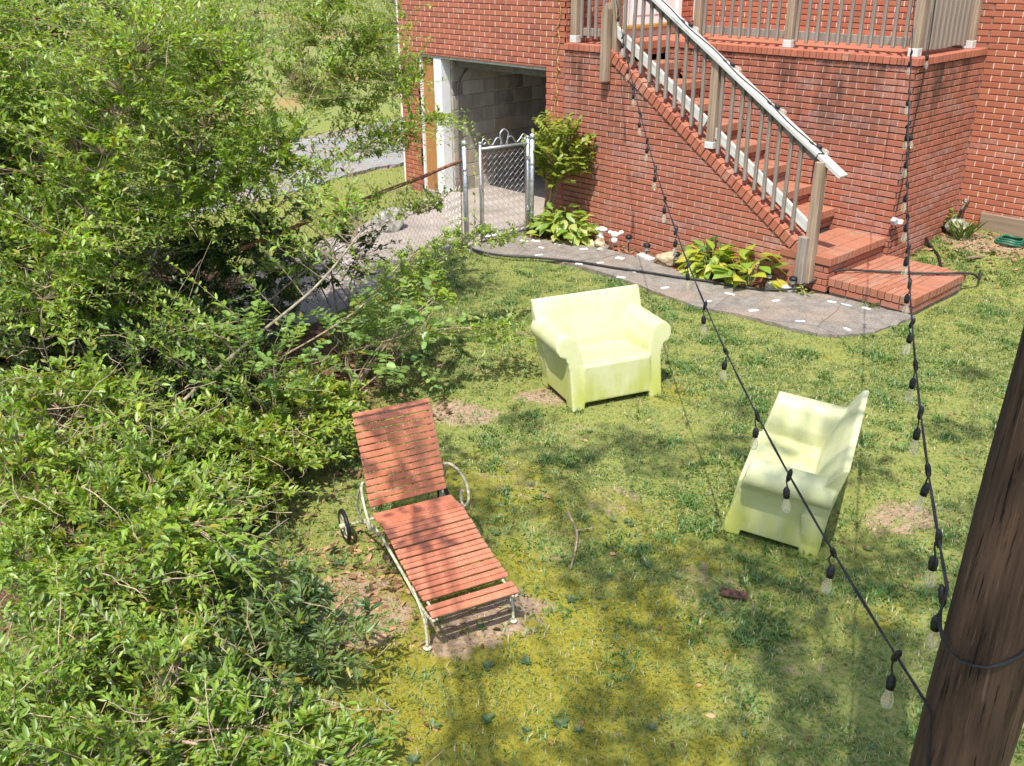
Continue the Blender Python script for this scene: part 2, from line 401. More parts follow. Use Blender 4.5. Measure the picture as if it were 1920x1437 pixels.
# concrete walkway with tile chips set in it
t = NT('weathered walkway concrete'); p = t.pos()
n1 = t.noise(p, 2.0, 5, 0.65); n2 = t.noise(p, 52, 5, 0.8); n3 = t.noise(p, 7, 6, .72)
c = t.ramp(n3, [(0.25, (0.11, 0.098, 0.083)), (0.5, (0.205, 0.182, 0.155)), (0.75, (0.30, 0.27, 0.235))])
c = t.mix(t.smooth(n1, 0.45, 0.65), c, t.mix(0.5, c, (0.30, 0.22, 0.16)))
c = t.mix(t.math('MULTIPLY', t.smooth(n2, 0.52, 0.68), 0.75), c, (0.34, 0.30, 0.25))
c = t.mix(t.math('MULTIPLY', t.smooth(n2, 0.48, 0.32), 0.75), c, (0.06, 0.05, 0.042))
vc = t.n('TexVoronoi', feature='DISTANCE_TO_EDGE', Scale=0.62); t.put(vc.inputs['Vector'], t.mix(0.12, p, t.n('TexNoise', Scale=3.0).outputs['Color'])); c = t.mix(t.smooth(vc.outputs['Distance'], 0.004, 0.001), c, (0.12, 0.10, 0.085))
M_WALK = t.done(t.pbsdf(c, 0.92, t.bump(n2, 0.6, 0.006), 0, 0.15))
smo = lambda P, n=4: [tuple(v[:2]) for v in spline([(a, b, 0) for a, b in P], n)]
walk = sheet('walkway', smo(PATH_OUT)+list(reversed(smo(PATH_IN))), -0.10, 0.032, M_WALK, 0.018)
tag(walk, kind='structure')
TILES = [(-8.31, -0.93, 0), (-8.30, -0.82, .3), (-8.21, -0.83, .2), (-7.96, -0.98, -.2), (-7.92, -0.74, 0), (-7.56, -0.66, .8), (-7.01, -0.63, 'q'), (-7.05, -0.93, .9), (-7.76, -1.22, .9), (-7.19, -1.13, .4), (-6.58, -0.91, -.1), (-6.53, -1.16, .2),
         (-5.97, -1.10, 1.1), (-5.38, -0.77, -.2), (-5.40, -1.12, 1.0), (-4.93, -0.61, 1.0), (-4.92, -1.02, 1.0), (-4.52, -0.23, -.1), (-4.37, -0.21, 'b'), (-4.18, -0.16, -.1), (-4.44, -0.95, 'c'), (-4.02, -0.82, 'd')]
for x, y, a in TILES:
    blue = a in ('b', 'c', 'd'); sx, sy = (0.052, 0.021) if not a == 'q' else (0.05, 0.045)
    ang = {'q': 0.3, 'b': -0.1, 'c': 0.75, 'd': -0.4}.get(a, a) if isinstance(a, str) else a+0.2
    mb = MB().bbox((-sx, -sy, -0.01), (sx, sy, 0.008), 0.002)
    o = mb.obj('tile_chip', M_TILEB if blue else M_TILE, walk); o.location = (x, y, 0.03); o.rotation_euler = (random.uniform(-.02, .02), random.uniform(-.02, .02), ang+random.uniform(-.12, .12)); o.scale = (random.uniform(.75, 1.1), random.uniform(.6, 1.0), 1)

# concrete pad outside the gate, gravel drive and grass strip
t = NT('stained pad concrete'); p = t.pos()
c = t.ramp(t.noise(p, 1.6, 6, 0.65), [(0.3, (0.25, 0.215, 0.18)), (0.55, (0.38, 0.325, 0.28)), (0.75, (0.47, 0.41, 0.36))])
c = t.mix(t.math('MULTIPLY', t.noise(p, 60, 4, .7), 0.4), c, (0.18, 0.15, 0.13))
M_PAD = t.done(t.pbsdf(c, 0.9, t.bump(t.noise(p, 80, 3), 0.4, 0.005), 0, 0.15))
pad = [(-11.0, -0.01), (-8.56, -0.01), (-8.72, -0.86), (-8.66, -1.64), (-9.0, -2.0), (-8.35, -2.9), (-7.95, -3.6), (-7.7, -4.4), (-8.6, -5.0), (-9.75, -3.6), (-10.35, -2.0), (-10.9, -0.7)]
tag(sheet('concrete_pad', pad, -0.12, 0.02, M_PAD, 0.03), kind='structure')
t = NT('driveway gravel'); p = t.pos()
v = t.n('TexVoronoi', feature='F1', Scale=22.0); t.put(v.inputs['Vector'], p)
c = t.ramp(t.noise(p, 0.8, 5, 0.6), [(0.38, (0.36, 0.27, 0.21)), (0.5, (0.30, 0.29, 0.285)), (0.7, (0.38, 0.375, 0.37))])
c = t.mix(0.55, c, t.mix(1.0, c, v.outputs['Color'], 'MULTIPLY'))
c = t.mix(0.3, c, (0.40, 0.39, 0.385))
M_GRAVEL = t.done(t.pbsdf(c, 0.95, t.bump(v.outputs['Distance'], 0.8, 0.03), 0, 0.1))
grav = [(-13.5, 8.0), (-13.2, 2.0), (-13.3, 0.3), (-12.7, -1.6), (-12.2, -4.5), (-12.0, -9.0), (-15.0, -9.5), (-15.3, -4.5), (-16.2, -0.5), (-16.9, 2.6), (-17.6, 8.0)]
tag(sheet('gravel_driveway', grav, -0.12, 0.022, M_GRAVEL, 0.03), kind='structure')

# ------------------------------------------------------------------ brickwork
BH, BL, BZ0 = 0.06825, 0.2096, 0.010
def clip(poly, a, b, c):
    """keep a*u+b*v<=c"""
    out = []
    for i in range(len(poly)):
        p, q = poly[i], poly[(i+1) % len(poly)]
        dp = a*p[0]+b*p[1]-c; dq = a*q[0]+b*q[1]-c
        if dp <= 0: out.append(p)
        if (dp < 0 < dq) or (dq < 0 < dp):
            t = dp/(dp-dq); out.append((p[0]+(q[0]-p[0])*t, p[1]+(q[1]-p[1])*t))
    return out
def area(P): return 0.5*abs(sum(P[i][0]*P[(i+1) % len(P)][1]-P[(i+1) % len(P)][0]*P[i][1] for i in range(len(P))))
def clip_conv(poly, conv):
    s = sum(conv[i][0]*conv[(i+1) % len(conv)][1]-conv[(i+1) % len(conv)][0]*conv[i][1] for i in range(len(conv)))
    C = conv if s > 0 else list(reversed(conv))
    for i in range(len(C)):
        if len(poly) < 3: return []
        (x0, y0), (x1, y1) = C[i], C[(i+1) % len(C)]
        a, b = (y1-y0), -(x1-x0); poly = clip(poly, a, b, a*x0+b*y0)
    return poly
_bricks = {}
def brick_mesh(mat, l, h, d=0.045, proud=0.0105, key='run'):
    k = (mat.name, round(l, 4), round(h, 4), key)
    if k not in _bricks:
        c = 0.0035; mb = MB()
        x0, x1, z0, z1 = -l/2, l/2, -h/2, h/2
        vs = [(x0, d, z0), (x1, d, z0), (x1, d, z1), (x0, d, z1), (x0, -proud+c, z0), (x1, -proud+c, z0), (x1, -proud+c, z1), (x0, -proud+c, z1),
              (x0+c, -proud, z0+c), (x1-c, -proud, z0+c), (x1-c, -proud, z1-c), (x0+c, -proud, z1-c)]
        fs = [(4, 5, 9, 8), (5, 6, 10, 9), (6, 7, 11, 10), (7, 4, 8, 11), (8, 9, 10, 11), (0, 1, 5, 4), (1, 2, 6, 5), (2, 3, 7, 6), (3, 0, 4, 7), (3, 2, 1, 0)]
        mb.add(vs, fs); _bricks[k] = mb.mesh('brick', mat)
    return _bricks[k]
class Brickwork:
    """bricks of one thing: the 300 nearest as parts, the rest joined"""
    def __init__(s): s.items = []; s.rest = {}; s.heads = {}
    def wall(s, wallobj, rz, origin, regions, par, uph, mat, joint=0.0125, zmax=3.42, cut=None):
        ca, sa = math.cos(rz), math.sin(rz)
        for conv in regions:
            u0 = min(p[0] for p in conv); u1 = max(p[0] for p in conv)
            v0 = min(p[1] for p in conv); v1 = min(zmax, max(p[1] for p in conv))
            for r in range(int(math.floor((v0-BZ0)/BH)), int(math.ceil((v1-BZ0)/BH))):
                zb = BZ0+r*BH; ph = uph+(0.5*BL if (r+par) % 2 else 0.0)
                k0 = int(math.floor((u0-ph)/BL)); k1 = int(math.ceil((u1-ph)/BL))
                for k in range(k0, k1+1):
                    jz = random.uniform(-.0012, .0012); ju = random.uniform(-.002, .002)
                    R = [(ph+k*BL+joint/2+ju, zb+joint/2+jz), (ph+(k+1)*BL-joint/2+ju, zb+joint/2+jz), (ph+(k+1)*BL-joint/2+ju, zb+BH-joint/2+jz), (ph+k*BL+joint/2+ju, zb+BH-joint/2+jz)]
                    P = clip_conv(R, conv)
                    if len(P) < 3 or area(P) < 0.0012: continue
                    cu = sum(p[0] for p in P)/len(P); cv = sum(p[1] for p in P)/len(P)
                    full = area(P) > 0.97*area(R)
                    w = (origin[0]+ca*cu, origin[1]+sa*cu, cv)
                    d = (Vector(w)-CAM).length
                    if r >= 0 or True:
                        u_r = max(p[0] for p in P)
                        if u_r < u1-0.02 and abs(u_r-R[1][0]) < 0.004:
                            vr = [p[1] for p in P if p[0] > u_r-0.004]
                            if max(vr)-min(vr) > 0.03:
                                hb = s.heads.setdefault((wallobj, mat.name), MB()); rr = random.uniform(-.0045, -.0015)
                                M4 = Matrix.Translation((origin[0]+ca*(u_r+joint/2-ju*.5), origin[1]+sa*(u_r+joint/2-ju*.5), 0)) @ Matrix.Rotation(rz, 4, 'Z')
                                hb.box((-joint/2+.0004, rr-.003, min(vr)-.002), (joint/2-.0004, 0.003, max(vr)+.002), M4)
                    s.items.append((d, wallobj, rz, w, None if full else [(a-cu, b-cv) for a, b in P], mat, random.uniform(-.002, .002)))
    def finish(s, limit=300):
        s.items.sort(key=lambda t: t[0])
        L, Hh = BL-0.0125, BH-0.0125
        for i, (d, wo_, rz, w, P, mat, jy) in enumerate(s.items):
            rot = Matrix.Rotation(rz, 4, 'Z')
            loc = Vector(w)+rot @ Vector((0, jy, 0))
            if P is None: me = brick_mesh(mat, L, Hh)
            if i < limit:
                if P is not None:
                    mb = MB(); mb.prism(P, -0.0105, 0.045, lambda u, v, h: (u, h, v)); me = mb.mesh('brick', mat)
                link('brick', me, wo_, loc, (0, 0, rz))
            else:
                mb = s.rest.setdefault((wo_, mat.name), MB())
                M4 = Matrix.Translation(loc) @ rot
                if P is None: mb.add([M4 @ v.co for v in me.vertices], [tuple(f.vertices) for f in me.polygons])
                else: mb.prism(P, -0.0105, 0.045, lambda u, v, h: M4 @ Vector((u, h, v)))
        for (wo_, mn), mb in s.heads.items():
            tag(mb.obj('mortar_joint', M_HEAD if mn == M_BRICK.name else M_HEADF, wo_), kind='stuff')
        for (wo_, mn), mb in s.rest.items():
            tag(mb.obj('brickwork', bpy.data.materials[mn], wo_), kind='stuff')
def wall_back(name, parent, rz, origin, regions, mat, thick=0.14, front=0.0):
    mb = MB(); ca, sa = math.cos(rz), math.sin(rz)
    for P in regions:
        mb.prism(P, front, front+thick, lambda u, v, h: (origin[0]+ca*u-sa*h, origin[1]+sa*u+ca*h, v))
    return mb.obj(name, mat, parent)

YP, YW, XP = 1.1557, 2.7639, -4.6693
XG0, XG1 = -11.92, -8.55           # garage block
house = thing('brick_house', 'red brick house with open garage bay on its left and plain wall on its right', 'house')
bwH = Brickwork()
R = [[(XG0, -0.2), (-11.51, -0.2), (-11.51, 1.967), (XG0, 1.967)], [(XG0, 1.967), (XG1, 1.967), (XG1, 4.6), (XG0, 4.6)], [(-8.876, -0.2), (XG1, -0.2), (XG1, 1.967), (-8.876, 1.967)]]
w = wall_back('wall', house, 0, (0, 0), R, M_MORTAR, 0.2); bwH.wall(w, 0, (0, 0), R, 1, -10.03, M_BRICK)
# pier and lintel returns
for x0, x1 in ((-11.52, -11.505),):
    pass
R = [[(0.0, 2.24), (1.03, 2.24), (1.03, 4.6), (0.0, 4.6)], [(2.20, 2.24), (YW, 2.24), (YW, 4.6), (2.20, 4.6)], [(1.03, 3.9), (2.2, 3.9), (2.2, 4.6), (1.03, 4.6)]]
w = wall_back('wall', house, PI/2, (XG1, 0), R, M_MORTAR, 0.2); bwH.wall(w, PI/2, (XG1, 0), R, 0, 0.03, M_BRICK)
R = [[(XG1, -0.2), (5.0, -0.2), (5.0, 4.6), (XG1, 4.6)]]
Rb = [[(XG1, 2.25), (XP, 2.25), (XP, 4.6), (XG1, 4.6)], [(XP, -0.1), (-3.15, -0.1), (-3.15, 4.6), (XP, 4.6)]]
w = wall_back('wall', house, 0, (0, YW), R, M_MORTAR, 0.2); bwH.wall(w, 0, (0, YW), Rb, 0, -4.545, M_BRICK)
R = [[(-0.0, -0.2), (7.0, -0.2), (7.0, 4.6), (-0.0, 4.6)]]
wall_back('wall', house, -PI/2, (XG0-0.003, 0.205), [[(-6.8, -0.2), (0.2, -0.2), (0.2, 4.6), (-6.8, 4.6)]], M_BRICK, 0.15)
MB().box((XG0-0.02, -0.012, -0.1), (XG0+0.012, 0.2, 4.6)).obj('corner_trim', M_WHITE, house)
bwH.finish(300)
# roof above (out of the picture)
MB().box((XG0-0.2, -0.03, 4.62), (XG1+0.03, 9.5, 4.8)).box((XG1+0.032, YW-0.03, 4.62), (5.2, 9.5, 4.8)).obj('roof', simple('grey shingles', (0.12, 0.12, 0.12), 0.9), house)
# garage interior
gi = MB(); gi.box((-11.9, -0.005, -0.12), (-8.6, 6.2, 0.012)); gf = gi.obj('garage_floor', M_PAD, house)
M_BLOCKM = simple('block mortar', (0.62, 0.56, 0.47), 0.95, var=0.2, sc=9)
t = NT('garage concrete block'); p = t.pos(); r = t.rnd()
c = t.ramp(r, [(0.0, (0.19, 0.165, 0.135)), (0.5, (0.36, 0.32, 0.26)), (0.8, (0.46, 0.42, 0.36)), (1.0, (0.34, 0.24, 0.145))])
c = t.mix(t.smooth(t.noise(t.scale(p, (3, 3, 1.2)), 1.6, 5, .65), .4, .7), c, t.mix(0.55, c, (0.58, 0.55, 0.49)))
M_BLOCK = t.done(t.pbsdf(c, 0.95, t.bump(t.noise(p, 70, 4, .7), 0.5, 0.006), 0, 0.1))
iw = MB().box((-11.2, 0.2, -0.1), (-11.0, 6.2, 2.3)).obj('block_wall', M_BLOCKM, house)
bm_ = MB().bbox((0, -0.195, -0.0935), (0.016, 0.195, 0.0935), 0.004).mesh('concrete_block', M_BLOCK)
bm_h = MB().bbox((0, -0.095, -0.0935), (0.016, 0.095, 0.0935), 0.004).mesh('concrete_block', M_BLOCK)
for r_ in range(11):
    for k in range(7 if r_ < 10 else 6):
        y = 0.205+0.2+k*0.4+(0.2 if r_ % 2 else 0.0)
        if y < 3.2: link('concrete_block', bm_, iw, (-11.005+random.uniform(0, .003), y, 0.07+r_*0.2+0.03))
    if r_ % 2: link('concrete_block', bm_h, iw, (-11.004, 0.205+0.1, 0.07+r_*0.2+0.03))
MB().box((-8.87, 0.21, -0.1), (-8.6, 6.2, 2.3)).obj('block_wall', M_BLOCK, house)
MB().box((-11.2, 6.2, -0.1), (-8.6, 6.35, 2.3)).obj('block_wall', M_BLOCK, house)
MB().box((-11.2, 0.21, 2.3), (-8.6, 6.3, 2.4)).obj('garage_ceiling', simple('dark joists', (0.10, 0.085, 0.07), 0.9), house)
# jambs, trims, rolled door
MB().box((-11.505, 0.03, -0.06), (-11.47, 0.16, 1.96)).obj('jamb_trim', M_WHITE, house)
MB().bbox((-11.468, 0.06, -0.06), (-11.17, 0.18, 1.96), 0.004).obj('jamb_board', M_CEDAR, house)
MB().bbox((-11.165, 0.015, -0.06), (-11.0, 0.185, 1.95), 0.005).obj('jamb_trim', M_WHITE, house)
hd = MB(); hd.bbox((-11.505, 0.012, 1.925), (-8.88, 0.19, 1.964), 0.003); hd.obj('lintel_trim', simple('cream lintel', (0.42, 0.40, 0.33), 0.7), house)
gd = MB()
for k in range(2): gd.bbox((-10.95, 0.22+0.02*k, 1.86-k*0.05), (-8.9, 0.25+0.02*k, 1.925-k*0.05), 0.003)
gd.obj('rolled_door_edge', M_DARKMETAL, house)
tr = MB(); tr.tube(spline([(-10.93, 0.26, 0.0), (-10.93, 0.26, 1.35), (-10.93, 0.30, 1.62), (-10.93, 0.55, 1.82), (-10.93, 1.0, 1.86), (-10.93, 3.0, 1.86)], 5), 0.016, 6)
tr.obj('door_track', M_DARKMETAL, house)
# white entry door with shutters on the side of the garage block
MB().box((XG1-0.02, 1.03, 2.27), (XG1+0.02, 2.2, 2.37)).obj('door_sill', simple('pale sill brick', (0.5, 0.43, 0.34), 0.9), house)
MB().bbox((XG1-0.02, 1.01, 2.372), (XG1+0.055, 2.22, 2.415), 0.004).obj('threshold', simple('oak threshold', (0.44, 0.25, 0.06), 0.6), house)
door = MB().bbox((XG1-0.06, 1.12, 2.417), (XG1+0.004, 2.11, 3.88), 0.004).obj('door', M_WHITE, house)
dpn = MB()
for a, b in ((1.22, 1.58), (1.65, 2.01)): dpn.bbox((XG1+0.002, a, 2.53), (XG1+0.012, b, 3.1), 0.004)
dpn.obj('door_panel', M_WHITE, door)
for a, b in ((1.03, 1.115), (2.115, 2.2)): MB().bbox((XG1-0.03, a, 2.417), (XG1+0.03, b, 3.89), 0.004).obj('door_casing', M_WHITE, house)
for a, b in ((0.62, 1.0), (2.48, 2.62)):
    sh = MB(); sh.box((XG1+0.008, a, 2.42), (XG1+0.03, b, 3.88))
    for k in range(26): sh.box((XG1+0.031, a+0.03, 2.48+k*0.052), (XG1+0.041, b-0.03, 2.515+k*0.052))
    if a > 1: sh.obj('shutter', M_WHITE, house)

# ------------------------------------------------------------------ porch
LZ0, LZ1 = 2.20, 2.275
porch = thing('brick_porch', 'raised brick porch with overhanging brick ledge behind the stairs', 'porch')
bwP = Brickwork()
R = [[(-7.9, 2.06), (-4.95, -0.02), (XP, -0.02), (XP, LZ0), (-7.9, LZ0)]]
w = wall_back('wall', porch, 0, (0, YP), R, M_MORTARF, 0.2); bwP.wall(w, 0, (0, YP), R, 1, -5.62, M_BRICKF)
R = [[(YP+0.003, 0.05), (YW-0.004, 0.05), (YW-0.004, LZ0), (YP+0.003, LZ0)]]
w = wall_back('wall', porch, PI/2, (XP, 0), R, M_MORTARF, 0.2); bwP.wall(w, PI/2, (XP, 0), R, 0, YP+0.1, M_BRICKF)
bwP.finish(300)
def rowlock(mb, a, b, inward, over, depth, z0, z1, pitch=0.0765, j=0.009, hb=0.004):
    """row of bricks on edge from a to b (2d), projecting 'over' outwards"""
    a = Vector((*a, 0)); b = Vector((*b, 0)); L = (b-a).length; d = (b-a)/L; n = Vector((*inward, 0))
    k = int(L/pitch); pt = L/k
    for i in range(k):
        M4 = Matrix(((d.x, n.x, 0, a.x+d.x*pt*(i+.5)), (d.y, n.y, 0, a.y+d.y*pt*(i+.5)), (0, 0, 1, 0), (0, 0, 0, 1)))
        e = random.uniform(-.002, .002)
        mb.bbox((-pt/2+j/2, -over+e, z0+random.uniform(-.001, .001)), (pt/2-j/2, depth, z1+random.uniform(-.002, .002)), 0.003, M4)
lg = MB()
rowlock(lg, (-7.93, YP), (XP+0.02, YP), (0, 1), 0.030, 0.19, LZ0, LZ1)
rowlock(lg, (XP, YP-0.01), (XP, YW-0.01), (-1, 0), 0.030, 0.19, LZ0+0.003, LZ1+0.002)
tag(lg.obj('ledge', M_BRICKC, porch), kind='stuff')
MB().box((-8.53, 0.2, 2.12), (-7.95, YW-0.02, 2.262)).obj('deck_slab', M_BRICKC, porch)
MB().box((-7.945, YP+0.2, 2.12), (XP-0.19, YW-0.02, 2.258)).obj('deck_slab', M_BRICKC, porch)
st = MB()
for i in range(13): rowlock(st, (-7.96, 0.2+i*0.0765+0.3), (-8.52, 0.2+i*0.0765+0.3), (0, -1), 0, .07, 2.262, 2.270) if False else None
rowlock(st, (-7.945, 0.21), (-7.945, YP), (-1, 0), 0.02, 0.2, 2.19, 2.283)
tag(st.obj('deck_edge', M_BRICKC, porch), kind='stuff')

# ------------------------------------------------------------------ stair
stair = thing('brick_staircase', 'brick stair descending along the porch beside a sloping brick cap', 'stairs')
capz = lambda x: 1.272-0.65*(x+6.304)         # top of sloping cap
bwS = Brickwork()
low = lambda x: capz(x)-0.135
xa = -8.55+0.003
R = [[(-7.8, -0.2), (-4.97, -0.2), (-4.97, low(-4.97)), (-7.8, low(-7.8))], [(xa, -0.2), (-7.8, -0.2), (-7.8, LZ0-0.002), (xa, LZ0-0.002)]]
w = wall_back('wall', stair, 0, (0, 0), R, M_MORTARF, 0.2); bwS.wall(w, 0, (0, 0), R, 1, -10.03, M_BRICKF)
bwS.finish(300)
lg = MB(); rowlock(lg, (-8.56, 0), (-7.80, 0), (0, 1), 0.030, 0.19, LZ0, LZ1)
tag(lg.obj('ledge', M_BRICKC, stair), kind='stuff')
sl = math.atan(0.65); pit = 0.0865
capm = MB().bbox((-0.0385, -0.028, -0.112), (0.0385, 0.205, 0.0), 0.004).mesh('brick', M_BRICKC)
capo = empty('sloping_cap', (0, 0, 0), 0, stair)
x = -7.77
while x < -5.02:
    link('cap_brick', capm, capo, (x, random.uniform(-.002, .002), capz(x)+random.uniform(-.002, .002)), (0, sl+random.uniform(-.01, .01), 0)); x += pit*math.cos(sl)
M_SL = Matrix.Translation((0, 0, 0))
mb = MB(); mb.prism([(-7.78, capz(-7.78)-0.008), (-5.02, capz(-5.02)-0.008), (-5.02, capz(-5.02)-0.13), (-7.78, capz(-7.78)-0.13)], 0.0, 0.19, lambda u, v, h: (u, h, v)); mb.obj('cap_mortar', M_MORTARF, capo)
for k in range(1, 9):
    z = 2.25-0.2047*k; x0 = -8.0+0.328*k
    tb = MB(); rowlock(tb, (x0, 0.21), (x0, YP-0.005), (-1, 0), 0.02, 0.21, z-0.09, z)
    rowlock(tb, (x0-0.22, 0.21), (x0-0.22, YP-0.005), (-1, 0), 0, 0.21, z-0.09, z-0.002)
    tag(tb.obj('tread', M_BRICKS, stair), kind='stuff')
    rb = MB()
    for r_ in range(2):
        for i in range(5):
            y0 = 0.21+i*0.19; rb.bbox((x0-0.1, y0+(0.09 if r_ else 0), z-0.205+r_*0.058), (x0-0.012, min(YP-0.006, y0+0.18+(0.09 if r_ else 0)), z-0.205+r_*0.058+0.05), 0.003)
    tag(rb.obj('riser', M_BRICKF, stair), kind='stuff')
    MB().box((x0-0.45, 0.205, -0.05), (x0-0.02, YP-0.003, z-0.093)).obj('stair_core', M_MORTARF, stair)
# landing and bottom step: every brick a part
def brick_grid(parent, x0, x1, y0, y1, z0, z1, rows, matx):
    """rows: list of (axis, start, width) bands of header bricks"""
    for (ax, a, wdt, off) in rows:
        L = (y1-y0) if ax == 'y' else (x1-x0); n = max(1, int(round(L/0.0785))); pt = L/n
        for i in range(n):
            e = 0.004
            if ax == 'y': lo = (a+e, y0+i*pt+e, z0); hi = (a+wdt-e, y0+(i+1)*pt-e, z1)
            else: lo = (x0+i*pt+e, a+e, z0); hi = (x0+(i+1)*pt-e, a+wdt-e, z1)
            c = [(p_+q_)/2 for p_, q_ in zip(lo, hi)]; d = [(q_-p_)/2 for p_, q_ in zip(lo, hi)]
            key = ('g', round(d[0], 4), round(d[1], 4), round(d[2], 4), matx.name)
            if key not in _bricks: _bricks[key] = MB().bbox([-v for v in d], d, 0.004).mesh('brick', matx)
            link('step_brick', _bricks[key], parent, (c[0], c[1], c[2]+random.uniform(-.002, .002)), (0, 0, random.uniform(-.008, .008)))
land = empty('landing', (0, 0, 0), 0, stair)
MB().box((-5.30, -0.005, -0.05), (-4.735, YP-0.01, 0.318)).obj('landing_core', M_MORTARF, land)
brick_grid(land, -5.3, -4.70, -0.03, YP-0.008, 0.315, 0.40, [('y', -5.30, .20, 0), ('y', -5.10, .20, 0), ('y', -4.90, .205, 0)], M_BRICKS)
sb = MB()
for r_ in range(4):
    for i in range(6):
        y0 = -0.005+i*0.21-(0.105 if r_ % 2 else 0); lo = max(-0.006, y0); hi = min(YP-0.012, y0+0.2)
        if hi-lo > 0.03: sb.bbox((-4.74, lo, 0.03+r_*0.069), (-4.727, hi, 0.088+r_*0.069), 0.003)
    for i in range(4):
        x0 = -5.30+i*0.21-(0.105 if r_ % 2 else 0); hi = min(-4.728, x0+0.2)
        if hi-max(-5.3, x0) > .03: sb.bbox((max(-5.3, x0), -0.013, 0.03+r_*0.069), (hi, 0.0, 0.088+r_*0.069), 0.003)
tag(sb.obj('landing_side', M_BRICKF, land), kind='stuff')
low_ = empty('bottom_step', (0, 0, 0), 0, stair)
sx0, sx1, sy0, sy1 = -4.70, -3.77, -0.03, 1.13
MB().box((sx0+0.02, sy0+0.03, -0.1), (sx1-0.03, sy1-0.02, 0.118)).obj('step_core', M_WALK, low_)
brick_grid(low_, sx0, sx1, sy0, sy1, 0.115, 0.20, [('x', sy0, .215, 0)], M_BRICKS)
brick_grid(low_, sx0, sx1-0.215, sy0+0.215, sy1, 0.115, 0.198, [('x', sy0+0.215+i*0.2, .2, 0) for i in range(5) if sy0+0.415+i*.2 < sy1+.1], M_BRICKS)
brick_grid(low_, sx0, sx1, sy0+0.215, sy1, 0.115, 0.20, [('y', sx1-0.215, .215, 0)], M_BRICKS)
sb = MB()
for i in range(5):
    sb.bbox((sx0+0.02+i*0.19, sy0+0.013, 0.045), (min(sx1-0.02, sx0+0.2+i*0.19), sy0+0.05, 0.105), 0.003)
for i in range(5): sb.bbox((sx1-0.05, sy0+0.03+i*0.21, 0.045), (sx1-0.014, sy0+0.23+i*0.21, 0.105), 0.003)
tag(sb.obj('step_side', M_BRICKF, low_), kind='stuff')

# ------------------------------------------------------------------ railings
rail = thing('stair_railing', 'weathered wooden stair railing with a bleached sloping handrail', 'railing')
def beam(mb, a, b, w, h, ch=0.004, upv=(0, 0, 1)):
    """box beam with top-centre line a-b, width w (horizontal), height h below"""
    a = Vector(a); b = Vector(b); d = (b-a); L = d.length; d.normalize()
    s = d.cross(Vector(upv)).normalized(); u = s.cross(d)
    M4 = Matrix(((d.x, s.x, u.x, a.x), (d.y, s.y, u.y, a.y), (d.z, s.z, u.z, a.z), (0, 0, 0, 1)))
    return mb.bbox((0, -w/2, -h), (L, w/2, 0), ch, M4)
hz = lambda x: 2.495-0.632*(x+6.654)
def oriented(name, a, b, w, h, mat, parent, ch=0.004):
    """beam as an object whose local x runs along it (so that the grain follows)"""
    a = Vector(a); b = Vector(b); L = (b-a).length
    mb = MB().bbox((0, -w/2, -h), (L, w/2, 0), ch); o = mb.obj(name, mat, parent)
    o.location = a; d = (b-a).normalized(); s = Vector((0, 0, 1)).cross(d).normalized(); u = d.cross(s)
    o.rotation_euler = Matrix(((d.x, s.x, u.x), (d.y, s.y, u.y), (d.z, s.z, u.z))).to_euler(); return o
oriented('handrail', (-8.0, 0.0, hz(-8.0)), (-4.69, 0.0, hz(-4.69)), 0.135, 0.038, M_RAILW, rail)
oriented('upper_rail', (-7.75, 0.035, hz(-7.75)-0.042), (-4.90, 0.035, hz(-4.90)-0.042), 0.04, 0.088, M_BALW, rail)
lz = lambda x: 2.433-0.656*(x+7.647)
oriented('lower_rail', (-7.75, 0.035, lz(-7.75)+0.0), (-6.385, 0.035, lz(-6.385)), 0.04, 0.105, M_RAILP, rail)
oriented('lower_rail', (-6.27, 0.035, lz(-6.27)), (-4.99, 0.035, lz(-4.99)), 0.04, 0.105, M_RAILP, rail)
def post(name, x, y, z0, z1, w, mat, parent, lean=(0, 0), d=None):
    d = d or w
    mb = MB().bbox((-w/2, -d/2, 0), (w/2, d/2, z1-z0), 0.005); o = mb.obj(name, mat, parent, loc=(x, y, z0))
    o.rotation_euler = (lean[0], lean[1], 0); return o
for k in range(20):
    x = -7.606+0.1268*k
    if abs(x+6.32) < 0.07: continue
    zb = capz(x)+0.055+random.uniform(-.012, .012); zt = hz(x)-0.05
    o = post('baluster', x+random.uniform(-.004, .004), -0.008, zb, zt, 0.036, M_BALW, rail, (random.uniform(-.008, .008), random.uniform(-.02, .02)))
post('post', -6.322, 0.02, capz(-6.322)+0.07, hz(-6.322)-0.04, 0.095, M_POSTW, rail)
MB().bbox((-0.054, -0.054, 0), (0.054, 0.054, 0.075), 0.004).obj('post_bracket', M_RAILP, rail, loc=(-6.322, 0.02, capz(-6.322)+0.02))
post('post', -4.925, -0.055, 0.10, hz(-4.925)-0.04, 0.098, M_POSTW, rail)
MB().bbox((-0.049, -0.05, 0), (0.049, 0.035, 0.5), 0.006).obj('post_sleeve', M_BALW, rail, loc=(-4.975, -0.115, 0.10))
post('post', -7.80, 0.045, 2.16, 3.75, 0.095, M_POSTW, rail)
MB().prism([(-0.046, 0), (0.046, 0), (0.046, 0.79), (0.02, 0.86), (-0.046, 0.76)], -0.04, 0.04, lambda u, v, h: (u, h, v)).obj('post_foot', M_POSTW, rail, loc=(-7.835, -0.075, 1.895))
prail = thing('porch_railing', 'grey weathered wooden porch railing standing on the brick ledge', 'railing')
oriented('lower_rail', (-8.36, 0.12, 2.45), (-7.88, 0.12, 2.45), 0.038, 0.088, M_BALW, prail)
oriented('lower_rail', (-7.5, YP+0.175, 2.455), (-6.32, YP+0.175, 2.455), 0.038, 0.088, M_BALW, prail)
oriented('lower_rail', (-6.22, YP+0.175, 2.455), (-4.83, YP+0.175, 2.455), 0.038, 0.088, M_BALW, prail)
